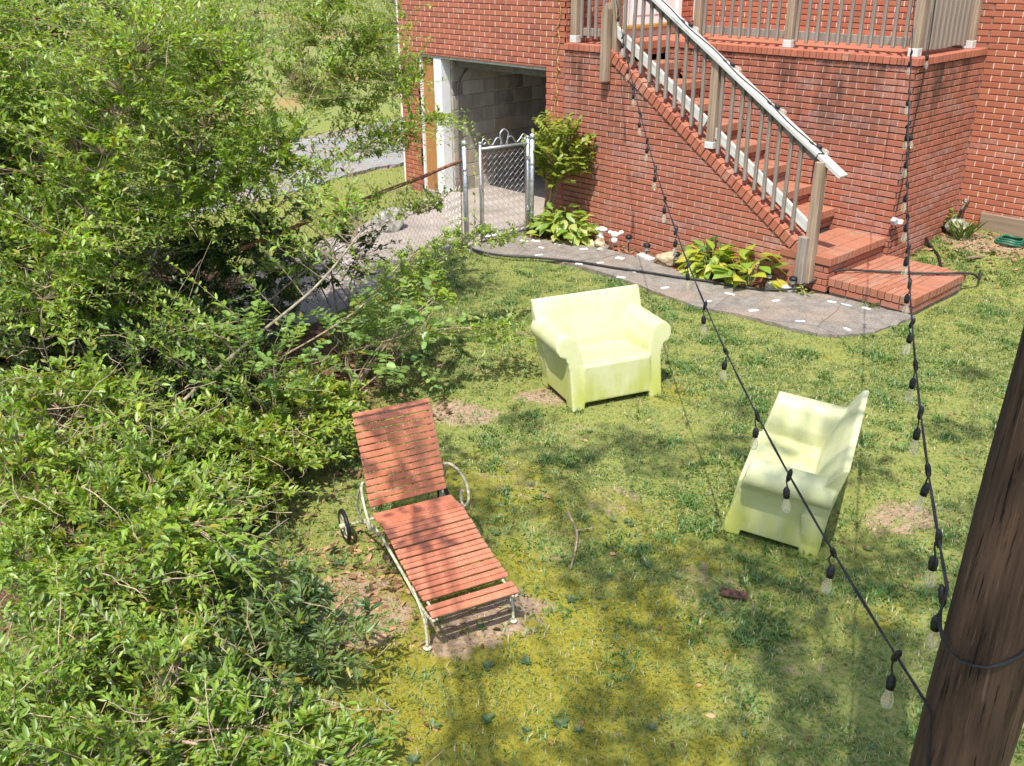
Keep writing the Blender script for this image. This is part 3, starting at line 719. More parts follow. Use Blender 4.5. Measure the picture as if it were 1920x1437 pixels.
oriented('lower_rail', (XP-0.13, 1.34, 2.455), (XP-0.13, 2.4, 2.455), 0.038, 0.088, M_BALW, prail)
for a, b in (((-8.45, 0.10), (-7.88, 0.10)), ((-7.5, YP+0.15), (-4.78, YP+0.15)), ((XP-0.10, YP+0.12), (XP-0.10, 2.55))):
    oriented('top_rail', (*a, 3.24), (*b, 3.24), 0.135, 0.038, M_RAILW, prail)
for x in (-8.38, -8.26, -8.145, -8.02): post('baluster', x, 0.09, 2.335, 3.2, 0.036, M_BALW, prail)
for k in range(21):
    x = -7.366+0.1262*k
    if abs(x+6.187) < .065: continue
    post('baluster', x*1.0135, YP+0.135, 2.342+random.uniform(-.01, .01), 3.2, 0.036, M_BALW, prail, (0, random.uniform(-.015, .015)))
for k in range(10):
    post('baluster', XP-0.09, 1.34+0.1125*k, 2.325+random.uniform(-.01, .01), 3.2, 0.038, M_BALW, prail, (random.uniform(-.01, .01), 0), 0.085)
for x, y in ((-8.475, 0.09), (-6.27, YP+0.13), (-4.775, YP+0.11), (XP-0.10, 2.55), (-7.55, YP+0.13)):
    post('post', x, y, LZ1+0.002, 3.7, 0.095, M_POSTW, prail)
for x, y in ((-8.475, 0.09), (-6.27, YP+0.13), (-4.775, YP+0.11), (XP-0.10, 2.55)):
    MB().bbox((-0.052, -0.052, 0), (0.052, 0.052, 0.085), 0.004).obj('post_bracket', M_RAILP, prail, loc=(x, y, LZ1+0.002))
nrail = None
# ------------------------------------------------------------------ moulded plastic club chairs
t = NT('pale lime plastic'); p = t.objc(); z = t.sep(p)[2]
c = t.mix(t.smooth(t.noise(p, 3.2, 4, 0.6), 0.35, 0.7), (0.51, 0.515, 0.275), (0.58, 0.575, 0.36))
al = t.math('MULTIPLY', t.smooth(t.noise(t.scale(p, (4, 4, 1.2)), 1.0, 5, 0.65), 0.30, 0.62), t.smooth(z, 0.48, 0.06))
c = t.mix(t.math('MULTIPLY', al, 0.85), c, (0.37, 0.40, 0.035))
gr = t.smooth(t.noise(p, 7.0, 6, 0.75, 0.4), 0.52, 0.72)
c = t.mix(t.math('MULTIPLY', gr, t.math('MULTIPLY', t.smooth(z, 0.30, 0.36), t.math('MULTIPLY', t.smooth(z, 0.46, 0.38), 0.5))), c, (0.26, 0.28, 0.18))
c = t.mix(t.math('MULTIPLY', t.smooth(t.noise(p, 60, 3, .7), .62, .72), .45), c, (0.30, 0.31, 0.15))
c = t.mix(t.math('MULTIPLY', t.smooth(t.noise(t.scale(p, (9, 9, 1.0)), 1.0, 5, .7), .50, .70), .38), c, (0.42, 0.44, 0.17))
c = t.mix(t.math('MULTIPLY', t.smooth(t.noise(p, 2.0, 5, .7), .48, .66), .35), c, (0.44, 0.44, 0.24))
pb = t.n('BsdfPrincipled'); t.put(pb.inputs['Base Color'], c); pb.inputs['Roughness'].default_value = 0.5
pb.inputs['Specular IOR Level'].default_value = 0.35
pb.inputs['Subsurface Weight'].default_value = 0.25; pb.inputs['Subsurface Radius'].default_value = (0.05, 0.05, 0.015); pb.inputs['Subsurface Scale'].default_value = 0.6
t.put(pb.inputs['Normal'], t.bump(t.noise(p, 240, 2), 0.08, 0.002))
M_LIME = t.done(pb.outputs[0])
def club_chair(label, loc, rz):
    mb = MB()
    # arms: S profile with a roll on top, swept front to back
    def arm(sgn):
        prof = [(0.29, 0.0), (0.40, 0.0), (0.403, 0.18), (0.405, 0.30), (0.414, 0.37), (0.436, 0.425)]
        cx, cz, r = 0.420, 0.512, 0.090
        for k in range(13):
            a = math.radians(-58+k*(208/12)); prof.append((cx+r*math.cos(a), cz+r*math.sin(a)))
        prof += [(0.298, 0.44), (0.292, 0.36), (0.29, 0.25)]
        def fn(u, v, h):
            y = h+(0.10*(v/0.6) if h < 0.3 else 0.0)
            return (sgn*u, y, v)
        mb.prism(prof, 0.0, 0.60, fn)
    arm(1); arm(-1)
    # seat box, sloping slightly to the back
    mb.add([(-.295, .012, .05), (.295, .012, .05), (.295, .58, .05), (-.295, .58, .05), (-.295, .035, .352), (.295, .035, .352), (.295, .58, .325), (-.295, .58, .325)],
           [(3, 2, 1, 0), (4, 5, 6, 7), (0, 1, 5, 4), (1, 2, 6, 5), (2, 3, 7, 6), (3, 0, 4, 7)])
    # backrest, curved and flaring
    fr = [(0.445, 0.30), (0.468, 0.40), (0.505, 0.52), (0.560, 0.65), (0.606, 0.738)]
    bk = [(0.645, 0.745), (0.625, 0.62), (0.605, 0.45), (0.595, 0.25), (0.592, 0.05), (0.50, 0.05)]
    pr = fr+bk; n = len(pr)
    def hw(z): return 0.395+0.093*min(1, max(0, (z-0.05)/0.5))
    vs = [(-hw(z), y, z) for y, z in pr]+[(hw(z), y, z) for y, z in pr]
    mb.add(vs, [tuple(range(n)), tuple(range(2*n-1, n-1, -1))]+[(i, n+i, n+(i+1) % n, (i+1) % n) for i in range(n)])
    # back legs
    for s in (1, -1): mb.bbox((min(s*.29, s*.40), 0.49, 0.0), (max(s*.29, s*.40), 0.595, 0.12), 0.004)
    me = mb.mesh('club_chair', M_LIME)
    # open the sides under the body between the legs
    o = bpy.data.objects.new('club_chair', me); COL.objects.link(o)
    cut = MB().box((-0.6, 0.105, -0.05), (0.6, 0.485, 0.048)).mesh('cut')
    rm = o.modifiers.new('fuse', 'REMESH'); rm.mode = 'VOXEL'; rm.voxel_size = 0.0085; rm.use_smooth_shade = True
    sm = o.modifiers.new('soften', 'SMOOTH'); sm.factor = 0.5; sm.iterations = 5
    dg = bpy.context.evaluated_depsgraph_get(); me2 = bpy.data.meshes.new_from_object(o.evaluated_get(dg))
    # trim bottom of the sides: push the low middle of the arms up
    co = np.empty(len(me2.vertices)*3, np.float32); me2.vertices.foreach_get('co', co); co = co.reshape(-1, 3)
    mid = (co[:, 1] > 0.115) & (co[:, 1] < 0.485) & (co[:, 2] < 0.05)
    co[mid, 2] = 0.05
    me2.vertices.foreach_set('co', co.ravel()); me2.update()
    o.modifiers.clear(); o.data = me2; me2.materials.clear(); me2.materials.append(M_LIME)
    me2.polygons.foreach_set('use_smooth', np.ones(len(me2.polygons), bool))
    o.location = loc; o.rotation_euler = (0, 0, rz)
    return tag(o, label, 'armchair', 'pale lime club armchairs on the lawn')
club_chair('pale lime plastic armchair facing us on the lawn nearest the walkway', (-4.475, -3.552, 0.0), math.radians(69.5))
c2 = club_chair('pale lime plastic armchair seen from its side near the utility pole', (-3.013, -4.057, 0.0), math.radians(-67.3)); c2.rotation_euler = (-0.099, 0.095, math.radians(-67.3))

# ------------------------------------------------------------------ slatted chaise
t = NT('salmon red slat paint'); p = t.objc(); r = t.rnd()
c = t.ramp(r, [(0, (0.40, 0.125, 0.062)), (0.5, (0.49, 0.165, 0.085)), (1, (0.43, 0.14, 0.075))])
c = t.mix(t.math('MULTIPLY', t.smooth(t.noise(t.scale(p, (3, 40, 40)), 1.0, 5, .7), .35, .75), .5), c, (0.30, 0.10, 0.06))
c = t.mix(t.smooth(t.noise(p, 38, 5, .75), .62, .68), c, (0.55, 0.40, 0.29))
c = t.mix(t.math('MULTIPLY', t.smooth(t.noise(p, 6, 5, .7), .45, .65), .45), c, (0.58, 0.26, 0.16))
M_SLAT = t.done(t.pbsdf(c, 0.6, t.bump(t.noise(t.scale(p, (4, 60, 60)), 1, 3), .25, .002), 0, .3))
CH = thing('chaise_longue', 'red slatted chaise longue with cream iron frame and small rear wheels', 'lounge chair', (-3.07, -6.274, 0.0), math.radians(73.2))
SEATP = spline([(0, 0.0, .222), (0, .05, .238), (0, .16, .252), (0, .30, .272), (0, .46, .298), (0, .62, .328), (0, .72, .342), (0, .82, .338), (0, .935, .318)], 10)
BACKP = spline([(0, .955, .345), (0, .995, .45), (0, 1.045, .555), (0, 1.09, .675), (0, 1.125, .765), (0, 1.16, .825), (0, 1.205, .845)], 10)
def along(P):
    s = [0]
    for a, b in zip(P, P[1:]): s.append(s[-1]+(b-a).length)
    return s
def at(P, S, d):
    for i in range(len(P)-1):
        if S[i+1] >= d or i == len(P)-2:
            f = (d-S[i])/max(1e-9, S[i+1]-S[i]); return P[i].lerp(P[i+1], f), (P[i+1]-P[i]).normalized()
slat_mesh = {}
def slat(P, S, d, wd, half, name='slat'):
    pnt, tg = at(P, S, d+wd/2); key = (round(wd, 4), round(half, 3))
    if key not in slat_mesh: slat_mesh[key] = MB().bbox((-half, -wd/2, 0.0), (half, wd/2, 0.012), 0.003).mesh('slat', M_SLAT)
    o = link(name, slat_mesh[key], CH, (random.uniform(-.004, .004), pnt.y, pnt.z+0.008), (math.atan2(tg.z, tg.y), 0, random.uniform(-.006, .006)))
    return o
SS = along(SEATP); SB = along(BACKP)
HW = 0.245
slat(SEATP, SS, 0.002, 0.040, HW); slat(SEATP, SS, 0.048, 0.034, HW)
d = 0.125; n = 0
while d < SS[-1]-0.03:
    wd = 0.0335; slat(SEATP, SS, d, wd, HW); d += wd+(0.005 if (n % 2 == 0 or d > .62) else 0.0125)-(0.003 if d > .74 else 0); n += 1
d = 0.01
while d < SB[-1]-0.03:
    slat(BACKP, SB, d, 0.034, HW-0.005); d += 0.034+0.0062
fr = MB()
for s in (-1, 1):
    fr.tube([(s*(HW-.03), q.y, q.z-.004) for q in SEATP], 0.008, 6)
    fr.tube([(s*(HW-.03), q.y, q.z-.006) for q in BACKP], 0.008, 6)
    fr.tube(spline([(s*(HW-.012), -.004, .22), (s*(HW-.005), .12, .20), (s*(HW-.005), .45, .24), (s*(HW-.005), .8, .27), (s*(HW-.005), 1.0, .22), (s*(HW-.01), 1.22, .115)], 6), 0.009, 6)
fr.tube([(-HW+.03, .03, .215), (HW-.03, .03, .215)], 0.007, 6); fr.tube([(-HW+.03, .94, .30), (HW-.03, .94, .30)], 0.008, 6)
fr.tube([(-HW+.02, 1.175, .838), (HW-.02, 1.175, .838)], 0.007, 6)
for s in (-1, 1): fr.tube(spline([(s*.10, .06, .21), (s*.13, .10, .215), (s*.20, .10, .225), (s*.225, .03, .215)], 6), 0.006, 5)
fr.obj('frame', M_CREAM, CH, True)
for s in (-1, 1):
    lg = MB(); lg.tube(spline([(s*(HW-.008), .30, .235), (s*(HW+.0), .16, .20), (s*(HW+.002), .085, .12), (s*(HW+.004), .07, .01)], 7), 0.009, 6)
    lg.lathe([(0.006, 0.012), (0.022, 0.008), (0.024, 0.0)], (s*(HW+.004), .07, 0), 10)
    sc_ = []
    for k in range(19):
        a = k/18*2.2*PI; r_ = 0.045*(1-k/24); sc_.append((s*(HW-.004), .115+r_*math.cos(a), .15+r_*math.sin(a)))
    lg.tube(sc_, 0.006, 5); lg.obj('leg', M_CREAM, CH, True)
    ar = MB()
    ar.tube(spline([(s*(HW+.005), 1.015, .50), (s*(HW+.03), .97, .512), (s*(HW+.055), .89, .498), (s*(HW+.065), .815, .45), (s*(HW+.062), .775, .385), (s*(HW+.05), .785, .325), (s*(HW+.045), .825, .305), (s*(HW+.045), .855, .335), (s*(HW+.048), .85, .385), (s*(HW+.05), .82, .40)], 7), 0.0088, 6)
    ar.tube(spline([(s*(HW+.05), .785, .33), (s*(HW+.02), .80, .29), (s*(HW-.005), .80, .27)], 5), 0.0075, 6)
    ar.tube(spline([(s*(HW+.02), .99, .508), (s*(HW+.03), 1.06, .40), (s*(HW+.03), 1.10, .28), (s*(HW+.005), 1.10, .19)], 5), 0.0075, 6)
    ar.obj('armrest', M_CREAM, CH, True)
    wl = empty('wheel', (s*(HW+.085), 1.225, 0.108), 0, CH)
    ty = MB(); ty.tube([(0, .094*math.cos(2*PI*k/24), .094*math.sin(2*PI*k/24)) for k in range(25)], 0.013, 7, False); ty.obj('tyre', M_BLACK, wl, True)
    rm = MB(); rm.tube([(0, .078*math.cos(2*PI*k/24), .078*math.sin(2*PI*k/24)) for k in range(25)], 0.006, 5, False)
    for k in range(8):
        a = 2*PI*k/8; rm.tube([(0, 0, 0), (0, .078*math.cos(a), .078*math.sin(a))], 0.0035, 5)
    rm.lathe([(0.0, -0.03), (0.016, -0.03), (0.016, 0.03), (0.0, 0.03)], (0, 0, 0), 10, Matrix.Rotation(PI/2, 4, 'Y')); rm.obj('rim', M_CREAM, wl, True)
ax = MB(); ax.tube([(-HW-.09, 1.225, .108), (HW+.09, 1.225, .108)], 0.008, 6); ax.obj('axle', M_CREAM, CH)

# ------------------------------------------------------------------ gate and fence
def chainlink(mb, org, uvec, wv, h0, h1, pitch=0.078, r=0.0027, zf=None):
    """woven zig-zag wires; uvec horizontal unit, width wv"""
    O = Vector(org); U = Vector(uvec); half = pitch/2; n = int(wv/half)
    for k in range(n):
        pts = []; m = int((h1-h0)/half)
        for j in range(m+1):
            u = k*half+(half if (j+k) % 2 else 0.0)
            u = min(u, wv); pts.append(O+U*u+Vector((0.002*(j % 2), 0.002*(j % 2), h0+j*half)))
        # thin flat ribbons keep the mesh light: 3 sided tubes
        mb.tube(pts, r, 3, False)
GP = [(-8.79, -1.45), (-8.50, -0.63)]
gate = thing('chain_link_gate', 'grey metal chain link gate with scrolled top standing ajar by the garage', 'gate', (0, 0, 0))
hx, hy = GP[1]; hy -= 0.06
gx_, gy_ = -8.60, -1.37
gd_ = Vector((gx_-hx, gy_-hy, 0)); gw = gd_.length; gd_.normalize()
def gp(s, z): return (hx+gd_.x*s, hy+gd_.y*s, z)
GZ0, GZ1 = 0.10, 1.17
for s in (0.0, gw):
    m = MB(); m.tube([gp(s, GZ0-.02), gp(s, GZ1+.06)], 0.0185, 9); m.lathe([(0.0185, 0), (0.022, 0.005), (0.02, 0.025), (0.008, 0.035)], gp(s, GZ1+.055), 9); m.obj('stile', M_GALV, gate, True)
for z in (GZ0, GZ1):
    m = MB(); m.tube([gp(0, z), gp(gw, z)], 0.0175, 9); m.obj('rail', M_GALV, gate, True)
m = MB(); chainlink(m, gp(0.03, 0), gd_, gw-0.06, GZ0+.01, GZ1-.015); m.obj('mesh', M_WIRE, gate)
m = MB()
for s in (0.2, gw-0.2):
    sg = 1 if s < gw/2 else -1
    m.tube(spline([gp(s-.12*sg, GZ1+.07), gp(s-.15*sg, GZ1+.05), gp(s-.17*sg, GZ1+.085), gp(s-.135*sg, GZ1+.115), gp(s-.08*sg, GZ1+.06), gp(s-.03*sg, GZ1+.03), gp(s+.03*sg, GZ1+.10), gp(s+.08*sg, GZ1+.10), gp(s+.12*sg, GZ1+.02)], 6), 0.0075, 5)
m.tube(spline([gp(gw/2-.05, GZ1+.02), gp(gw/2-.045, GZ1+.08), gp(gw/2-.06, GZ1+.15), gp(gw/2, GZ1+.20), gp(gw/2+.06, GZ1+.15), gp(gw/2+.045, GZ1+.08), gp(gw/2+.05, GZ1+.02)], 6), 0.0085, 5)
m.obj('scroll', M_GALV, gate, True)
for s in (0.03, gw-.035):
    m = MB(); m.tube([gp(s, GZ0), gp(s, GZ1)], 0.005, 5); m.obj('tension_bar', M_RUST, gate)
for z in (0.35, 0.98):
    m = MB(); m.lathe([(0.0, 0), (0.028, 0), (0.028, 0.04), (0, 0.04)], gp(0, z), 9); m.obj('hinge', M_GALV, gate)
m = MB(); m.lathe([(0.0, 0), (0.026, 0), (0.026, 0.05), (0, 0.05)], gp(gw, 0.66), 9); m.obj('latch', M_GALV, gate)
def gpost(label, x, y, z1, lean, cat='post'):
    th = thing('gate_post', label, cat, (x, y, -0.05))
    m = MB(); m.tube([(0, 0, 0), (lean[0], lean[1], z1)], 0.031, 11); m.obj('pipe', M_GALV, th, True)
    m = MB(); m.lathe([(0.036, 0), (0.037, 0.025), (0.03, 0.05), (0.012, 0.064), (0.0, 0.066)], (lean[0], lean[1], z1-.01), 11); m.obj('cap', M_GALV, th, True)
    for z in (0.35, 0.75, 0.95):
        f = z/z1; m = MB(); m.lathe([(0.0335, 0), (0.0335, 0.022)], (lean[0]*f, lean[1]*f, z), 11); m.obj('band', M_GALV, th)
    return th
gpost('galvanised gate post beside the wall shrub and hostas', -8.50, -0.63, 1.28, (0.02, 0.0))
gpost('leaning galvanised post where the rusty fence rail ends', -8.79, -1.45, 1.26, (-0.005, 0.0))
fence = thing('chain_link_fence', 'chain link fence with rusty top rail running into the hedge', 'fence')
fa = Vector((-8.80, -1.50, 1.02)); fb = Vector((-7.35, -5.2, 1.0)); fd = (fb-fa); fl = math.hypot(fd.x, fd.y); fu = Vector((fd.x/fl, fd.y/fl, 0))
m = MB(); m.tube([fa+Vector((0, 0, 0.006*math.sin(i*1.3)))+(fb-fa)*(i/14) for i in range(15)], 0.021, 8); m.obj('top_rail', M_RUST, fence, True)
m = MB(); chainlink(m, (fa.x, fa.y, 0), fu, 3.9, 0.02, 1.0, 0.085, 0.0015); m.obj('mesh', M_WIRE, fence)
m = MB(); m.tube([(fa.x+.02, fa.y-.03, .0), (fa.x+.02, fa.y-.03, 1.06)], 0.006, 5); m.obj('tension_bar', M_RUST, fence)
for k in (3.6,):
    m = MB(); q = fa+fu*k; m.tube([(q.x, q.y, -.1), (q.x, q.y, 1.02)], 0.024, 8); m.obj('line_post', M_GALV, fence, True)

# ------------------------------------------------------------------ utility pole
PX, PY, PR = -0.615, -6.605, 0.117
pole = thing('utility_pole', 'dark brown wooden utility pole close to us on the right', 'pole', (PX, PY, 0))
m = MB(); pts = []; rs = []
N = 26
vs = []; fs = []
for i in range(34):
    z = -0.3+i*0.13
    for k in range(N):
        a = 2*PI*k/N
        rr = PR*(1.03-0.012*z)+0.0022*math.sin(7*a+z*1.3)+0.0016*math.sin(13*a-2.1*z)+0.0012*math.sin(z*9+k)
        if k in (4, 15, 21) and (i+k*3) % 17 > 2: rr -= 0.006
        vs.append((rr*math.cos(a)+0.022*(z-1.3), rr*math.sin(a)+0.024*(z-1.3), z))
for i in range(33):
    for k in range(N): fs.append((i*N+k, i*N+(k+1) % N, (i+1)*N+(k+1) % N, (i+1)*N+k))
m.add(vs, fs); m.obj('shaft', M_POLE, pole, True)
m = MB(); m.tube([(0.115, -0.02, -0.2), (0.112, -0.02, 2.2), (0.115, -0.01, 3.9)], 0.004, 5); m.obj('ground_wire', M_GALV, pole)

# ------------------------------------------------------------------ festoon lights
t = NT('clear bulb glass')
tr = t.n('BsdfTransparent'); tr.inputs[0].default_value = (0.97, 0.96, 0.92, 1)
gl = t.n('BsdfGlossy', Roughness=0.06); gl.inputs[0].default_value = (1, 1, 1, 1)
lw = t.n('LayerWeight', Blend=0.32); mx = t.n('MixShader')
t.put(mx.inputs[0], t.math('MULTIPLY_ADD', lw.outputs['Facing'], 0.62, 0.05)); t.t.links.new(tr.outputs[0], mx.inputs[1]); t.t.links.new(gl.outputs[0], mx.inputs[2])
df = t.n('BsdfDiffuse'); df.inputs[0].default_value = (0.85, 0.80, 0.66, 1); m3 = t.n('MixShader'); m3.inputs[0].default_value = 0.16
t.t.links.new(mx.outputs[0], m3.inputs[1]); t.t.links.new(df.outputs[0], m3.inputs[2])
M_GLASS = t.done(m3.outputs[0])
M_FIL = simple('amber filament', (0.75, 0.42, 0.08), 0.5)
BULB = MB().lathe([(0.011, 0.002), (0.013, -0.012), (0.0215, -0.036), (0.0245, -0.056), (0.0215, -0.074), (0.012, -0.086), (0.002, -0.090)], (0, 0, 0), 12).mesh('bulb', M_GLASS, True)
FIL = MB(); FIL.tube([(0.004, 0, -.005), (0.007, 0, -.06), (-.007, 0, -.06), (-.004, 0, -.005)], 0.0016, 4)
FIL = FIL.mesh('filament', M_FIL)
SOCK = MB().lathe([(0.005, 0.062), (0.009, 0.058), (0.0155, 0.048), (0.018, 0.040), (0.018, 0.028), (0.0192, 0.026), (0.0192, 0.016), (0.0172, 0.014), (0.0172, 0.0)], (0, 0, 0), 12).mesh('socket', M_BLACK, True)
KNOT = MB().lathe([(0.004, -0.03), (0.010, -0.018), (0.011, 0.0), (0.010, 0.018), (0.004, 0.03)], (0, 0, 0), 8).mesh('connector', M_BLACK, True)
def hang_bulb(parent, p, drop=0.055, tilt=(0, 0), lead=True):
    p = Vector(p); s = link('socket', SOCK, parent, p-Vector((0, 0, drop+0.05)), (tilt[0], tilt[1], random.uniform(0, 6)), (.76, .76, .80))
    link('bulb', BULB, s); link('filament', FIL, s)
    link('connector', KNOT, parent, p, (random.uniform(-.6, .6), random.uniform(-.6, .6), 0))
    if lead:
        m = MB(); off = Vector((random.uniform(-.012, .012), random.uniform(-.012, .012), 0))
        m.tube(spline([p, p+off-Vector((0, 0, drop*.5)), p-Vector((0, 0, drop+.004))], 3), 0.0032, 5); m.obj('lead', M_CORD, parent)
def festoon(label, S, E, sag, ts, extra=None):
    th = thing('string_light', label, 'string lights')
    S = Vector(S); E = Vector(E)
    f = lambda t_: S.lerp(E, t_)-Vector((0, 0, 4*sag*t_*(1-t_)))
    pts = [f(i/60) for i in range(61)]
    if extra: pts += extra
    for k in range(2):
        q = [p_+Vector((0.0022*math.cos(i*.9+k*PI), 0.0022*math.sin(i*.9+k*PI), 0.0012*math.sin(i*1.9+k*PI))) for i, p_ in enumerate(pts)]
        m = MB(); m.tube(q, 0.0034, 5); m.obj('cord', M_CORD, th)
    for t_ in ts: hang_bulb(th, f(t_), random.uniform(.045, .07), (random.uniform(-.12, .12), random.uniform(-.12, .12)))
    return th, f
EA = (-0.70, -6.715, 1.47)
wrapA = [Vector((PX+(PR+.006)*math.cos(a), PY+(PR+.006)*math.sin(a), 1.44-.055*i)) for i, a in enumerate(np.radians(np.linspace(236, 275, 9)))]
festoon('string of clear bulbs dropping from the stair post to the pole base', (-7.74, -0.10, 3.0), EA, 0.62, [0.979, 0.919, 0.860, 0.803, 0.728, 0.665, 0.603, 0.545, 0.487, 0.428, 0.370, 0.312, 0.254, 0.195, 0.137, 0.078], wrapA)
EB = (-0.745, -6.60, 1.755)
wrapB = [Vector((PX+(PR+.008)*math.cos(a), PY+(PR+.008)*math.sin(a), 1.735-.10*math.sin(PI*i/11)+0.004*i)) for i, a in enumerate(np.radians(np.linspace(186, 350, 12)))]
thB, fB = festoon('string of clear bulbs running from the porch corner to the pole', (-4.76, 1.02, 3.0), EB, 0.58, [0.905, 0.965, 0.843, 0.782, 0.720, 0.655, 0.592, 0.53, 0.465, 0.40, 0.335, 0.26, 0.17], wrapB)
hang_bulb(thB, Vector(EB)+Vector((-.004, -.012, -.02)), 0.06, (0.05, 0.12))
# string laid along the handrail
th = thing('string_light', 'string of bulbs lying along the sloping handrail', 'string lights')
m = MB(); pts = []
for i in range(40):
    x = -7.9+i*(2.95/39); pts.append((x, 0.02*math.sin(i*.7)+0.0, hz(x)+0.009))
pts += [(-4.97, -0.06, hz(-4.97)+.012), (-4.99, -0.085, hz(-4.99)-.08), (-5.0, -0.08, hz(-5.0)-.30)]
m.tube(pts, 0.006, 6); m.obj('cord', M_CORD, th)
for x in (-7.35, -6.80, -6.22, -5.63, -5.10):
    s = link('socket', SOCK, th, (x+.10, 0.045, hz(x+.10)+.022), (0.25, math.radians(-58), 0.0)); link('bulb', BULB, s)
    link('connector', KNOT, th, (x, 0.0, hz(x)+.01), (0, PI/2+.56, 0))
    m = MB(); m.tube(spline([(x, 0, hz(x)+.01), (x+.03, .03, hz(x)+.014), (x+.07, .05, hz(x+.07)+.03)], 3), 0.0035, 5); m.obj('lead', M_CORD, th)
# dangling end with plug against the porch corner
th = thing('hanging_cable', 'loose black cable with white plug hanging at the porch corner', 'cable')
cp = spline([(XP+.0, 1.30, 2.95), (XP+.03, 1.27, 2.5), (XP+.035, 1.25, 2.15), (XP+.03, 1.22, 1.6), (XP+.03, 1.18, 1.05), (XP+.035, 1.13, 0.70)], 8)
m = MB(); m.tube(cp, 0.006, 6); m.obj('cord', M_CORD, th)
for f_ in (0.3, 0.62): 
    q = cp[int(f_*len(cp))]; s = link('socket', SOCK, th, q-Vector((0, 0, .08)), (0, random.uniform(-.2, .2), 0)); link('bulb', BULB, s)
q = Vector((XP+.045, 1.10, 0.60))
MB().bbox((-.03, -.035, -.03), (.03, .03, .04), 0.008, Matrix.Rotation(.5, 4, 'X')).obj('plug', simple('grey plug plastic', (.42, .42, .42), .5), th, loc=q)
MB().bbox((-.028, -.01, -.028), (.028, .07, .028), 0.01, Matrix.Rotation(-.2, 4, 'X')).obj('adapter', M_PLASTER, th, loc=q+Vector((.02, .055, -.01)))
m = MB(); m.tube(spline([q, q+Vector((.02, .01, -.09)), q+Vector((.0, -.02, -.2))], 4), 0.006, 5); m.obj('tail', M_CORD, th)

# ------------------------------------------------------------------ hoses, tap, timber
hp = [(-9.1, -1.75, .03), (-8.75, -1.62, .05), (-8.35, -1.66, .052), (-7.98, -1.58, .052), (-7.66, -1.36, .052), (-7.22, -1.13, .052), (-6.79, -1.0, .052), (-6.37, -0.85, .052), (-6.07, -0.76, .052), (-5.81, -0.65, .052), (-5.45, -0.56, .055), (-5.15, -0.42, .055), (-4.95, -0.22, .07), (-4.85, -0.02, .14), (-4.70, 0.18, .235), (-4.49, 0.42, .222), (-4.23, 0.62, .222), (-3.97, 0.83, .222), (-3.80, 1.02, .225), (-3.72, 1.16, .20), (-3.70, 1.30, .12), (-3.80, 1.55, .12)]
hose = MB(); hose.tube(spline(hp, 6), 0.0128, 8)
tag(hose.obj('garden_hose', M_HOSE, None, True), 'dark garden hose lying along the walkway and across the bottom step', 'hose')
tap = thing('garden_tap', 'old metal tap with black hose on the right brick wall', 'tap', (-4.53, YW, 0.56))
m = MB(); m.lathe([(0.018, 0), (0.018, 0.09), (0.024, 0.09), (0.024, 0.11), (0.014, 0.115)], (0, 0, 0), 9, Matrix.Rotation(PI/2, 4, 'X')); m.tube(spline([(0, -.06, 0), (0, -.10, -.01), (-.01, -.12, -.05), (-.02, -.125, -.09)], 4), 0.015, 8); m.obj('spout', M_BRASS, tap, True)
m = MB(); m.tube([(0.02*math.cos(a)*1.4-.005, -.13, 0.02+0.028*math.sin(a)) for a in np.linspace(0, 2*PI, 13)], 0.006, 5, False); m.tube([(-.005, -.08, 0.02), (-.005, -.13, 0.02)], .006, 5); m.obj('handle', M_BRASS, tap, True)
m = MB(); m.tube(spline([(-.02, -.125, -.08), (-.035, -.15, -.16), (-.11, -.28, -.27), (-.17, -.42, -.275), (-.17, -.62, -.325), (-.02, -.85, -.365), (0.16, -1.0, -.42), (.32, -1.25, -.465), (.45, -1.45, -.505)], 6), 0.0165, 8); m.obj('hose', M_BLACK, tap, True)
MB().bbox((-.52, -.02, -.13), (3.0, .02, .13), 0.006).obj('timber_board', M_TIMBER, None, False, (-3.83, YW-.035, 0.335))
tag(bpy.data.objects['timber_board'], 'old timber board on edge along the foot of the right wall', 'board')
gh_ = MB(); 
for k in range(3): gh_.tube([(0.15*math.cos(a)*(1-.1*k)+.01*k, 0.13*math.sin(a)*(1-.12*k), 0.012+0.022*k+.008*math.sin(3*a)) for a in np.linspace(0, 2*PI, 25)], 0.0115, 6, False)
gh_.tube(spline([(.15, 0, .02), (.25, -.10, .015), (.3, -.25, .015), (.5, -.3, .015)], 5), 0.0115, 6)
tag(gh_.obj('coiled_hose', M_GREENHOSE, None, True, (-3.86, 2.40, gh(-3.86, 2.4)+.005)), 'small coil of green hose on bare soil by the right wall', 'hose')

# ------------------------------------------------------------------ rocks, figurines, path lights and bits along the bed
def rock(name, label, loc, sz, mat, seed, cat='rock', group=None):
    bm = bmesh.new(); bmesh.ops.create_icosphere(bm, subdivisions=3, radius=1.0); r = random.Random(seed)
    ph = [r.uniform(0, 6) for _ in range(9)]; pl = [(Vector((r.gauss(0, 1), r.gauss(0, 1), r.gauss(0, .7))).normalized(), r.uniform(.62, .9)) for _ in range(9)]
    for v in bm.verts:
        c = v.co.copy()
        for nrm, dd in pl:
            e = c.dot(nrm)-dd
            if e > 0: c -= nrm*e
        c += c.normalized()*(0.04*math.sin(5*c.x+ph[0])*math.sin(6*c.y+ph[1])+.025*math.sin(13*c.z+ph[2])*math.sin(11*c.x+ph[3]))
        v.co = Vector((c.x*sz[0], c.y*sz[1], c.z*sz[2]))
    me = bpy.data.meshes.new(name); bm.to_mesh(me); bm.free(); me.materials.append(mat)
    o = link(name, me, None, loc, (0, 0, r.uniform(0, 6)))
    return tag(o, label, cat, group)
rock('rock', 'long tan rock lying in front of the white figurines', (-7.53, -0.40, .06), (.17, .075, .055), M_ROCKT, 3)
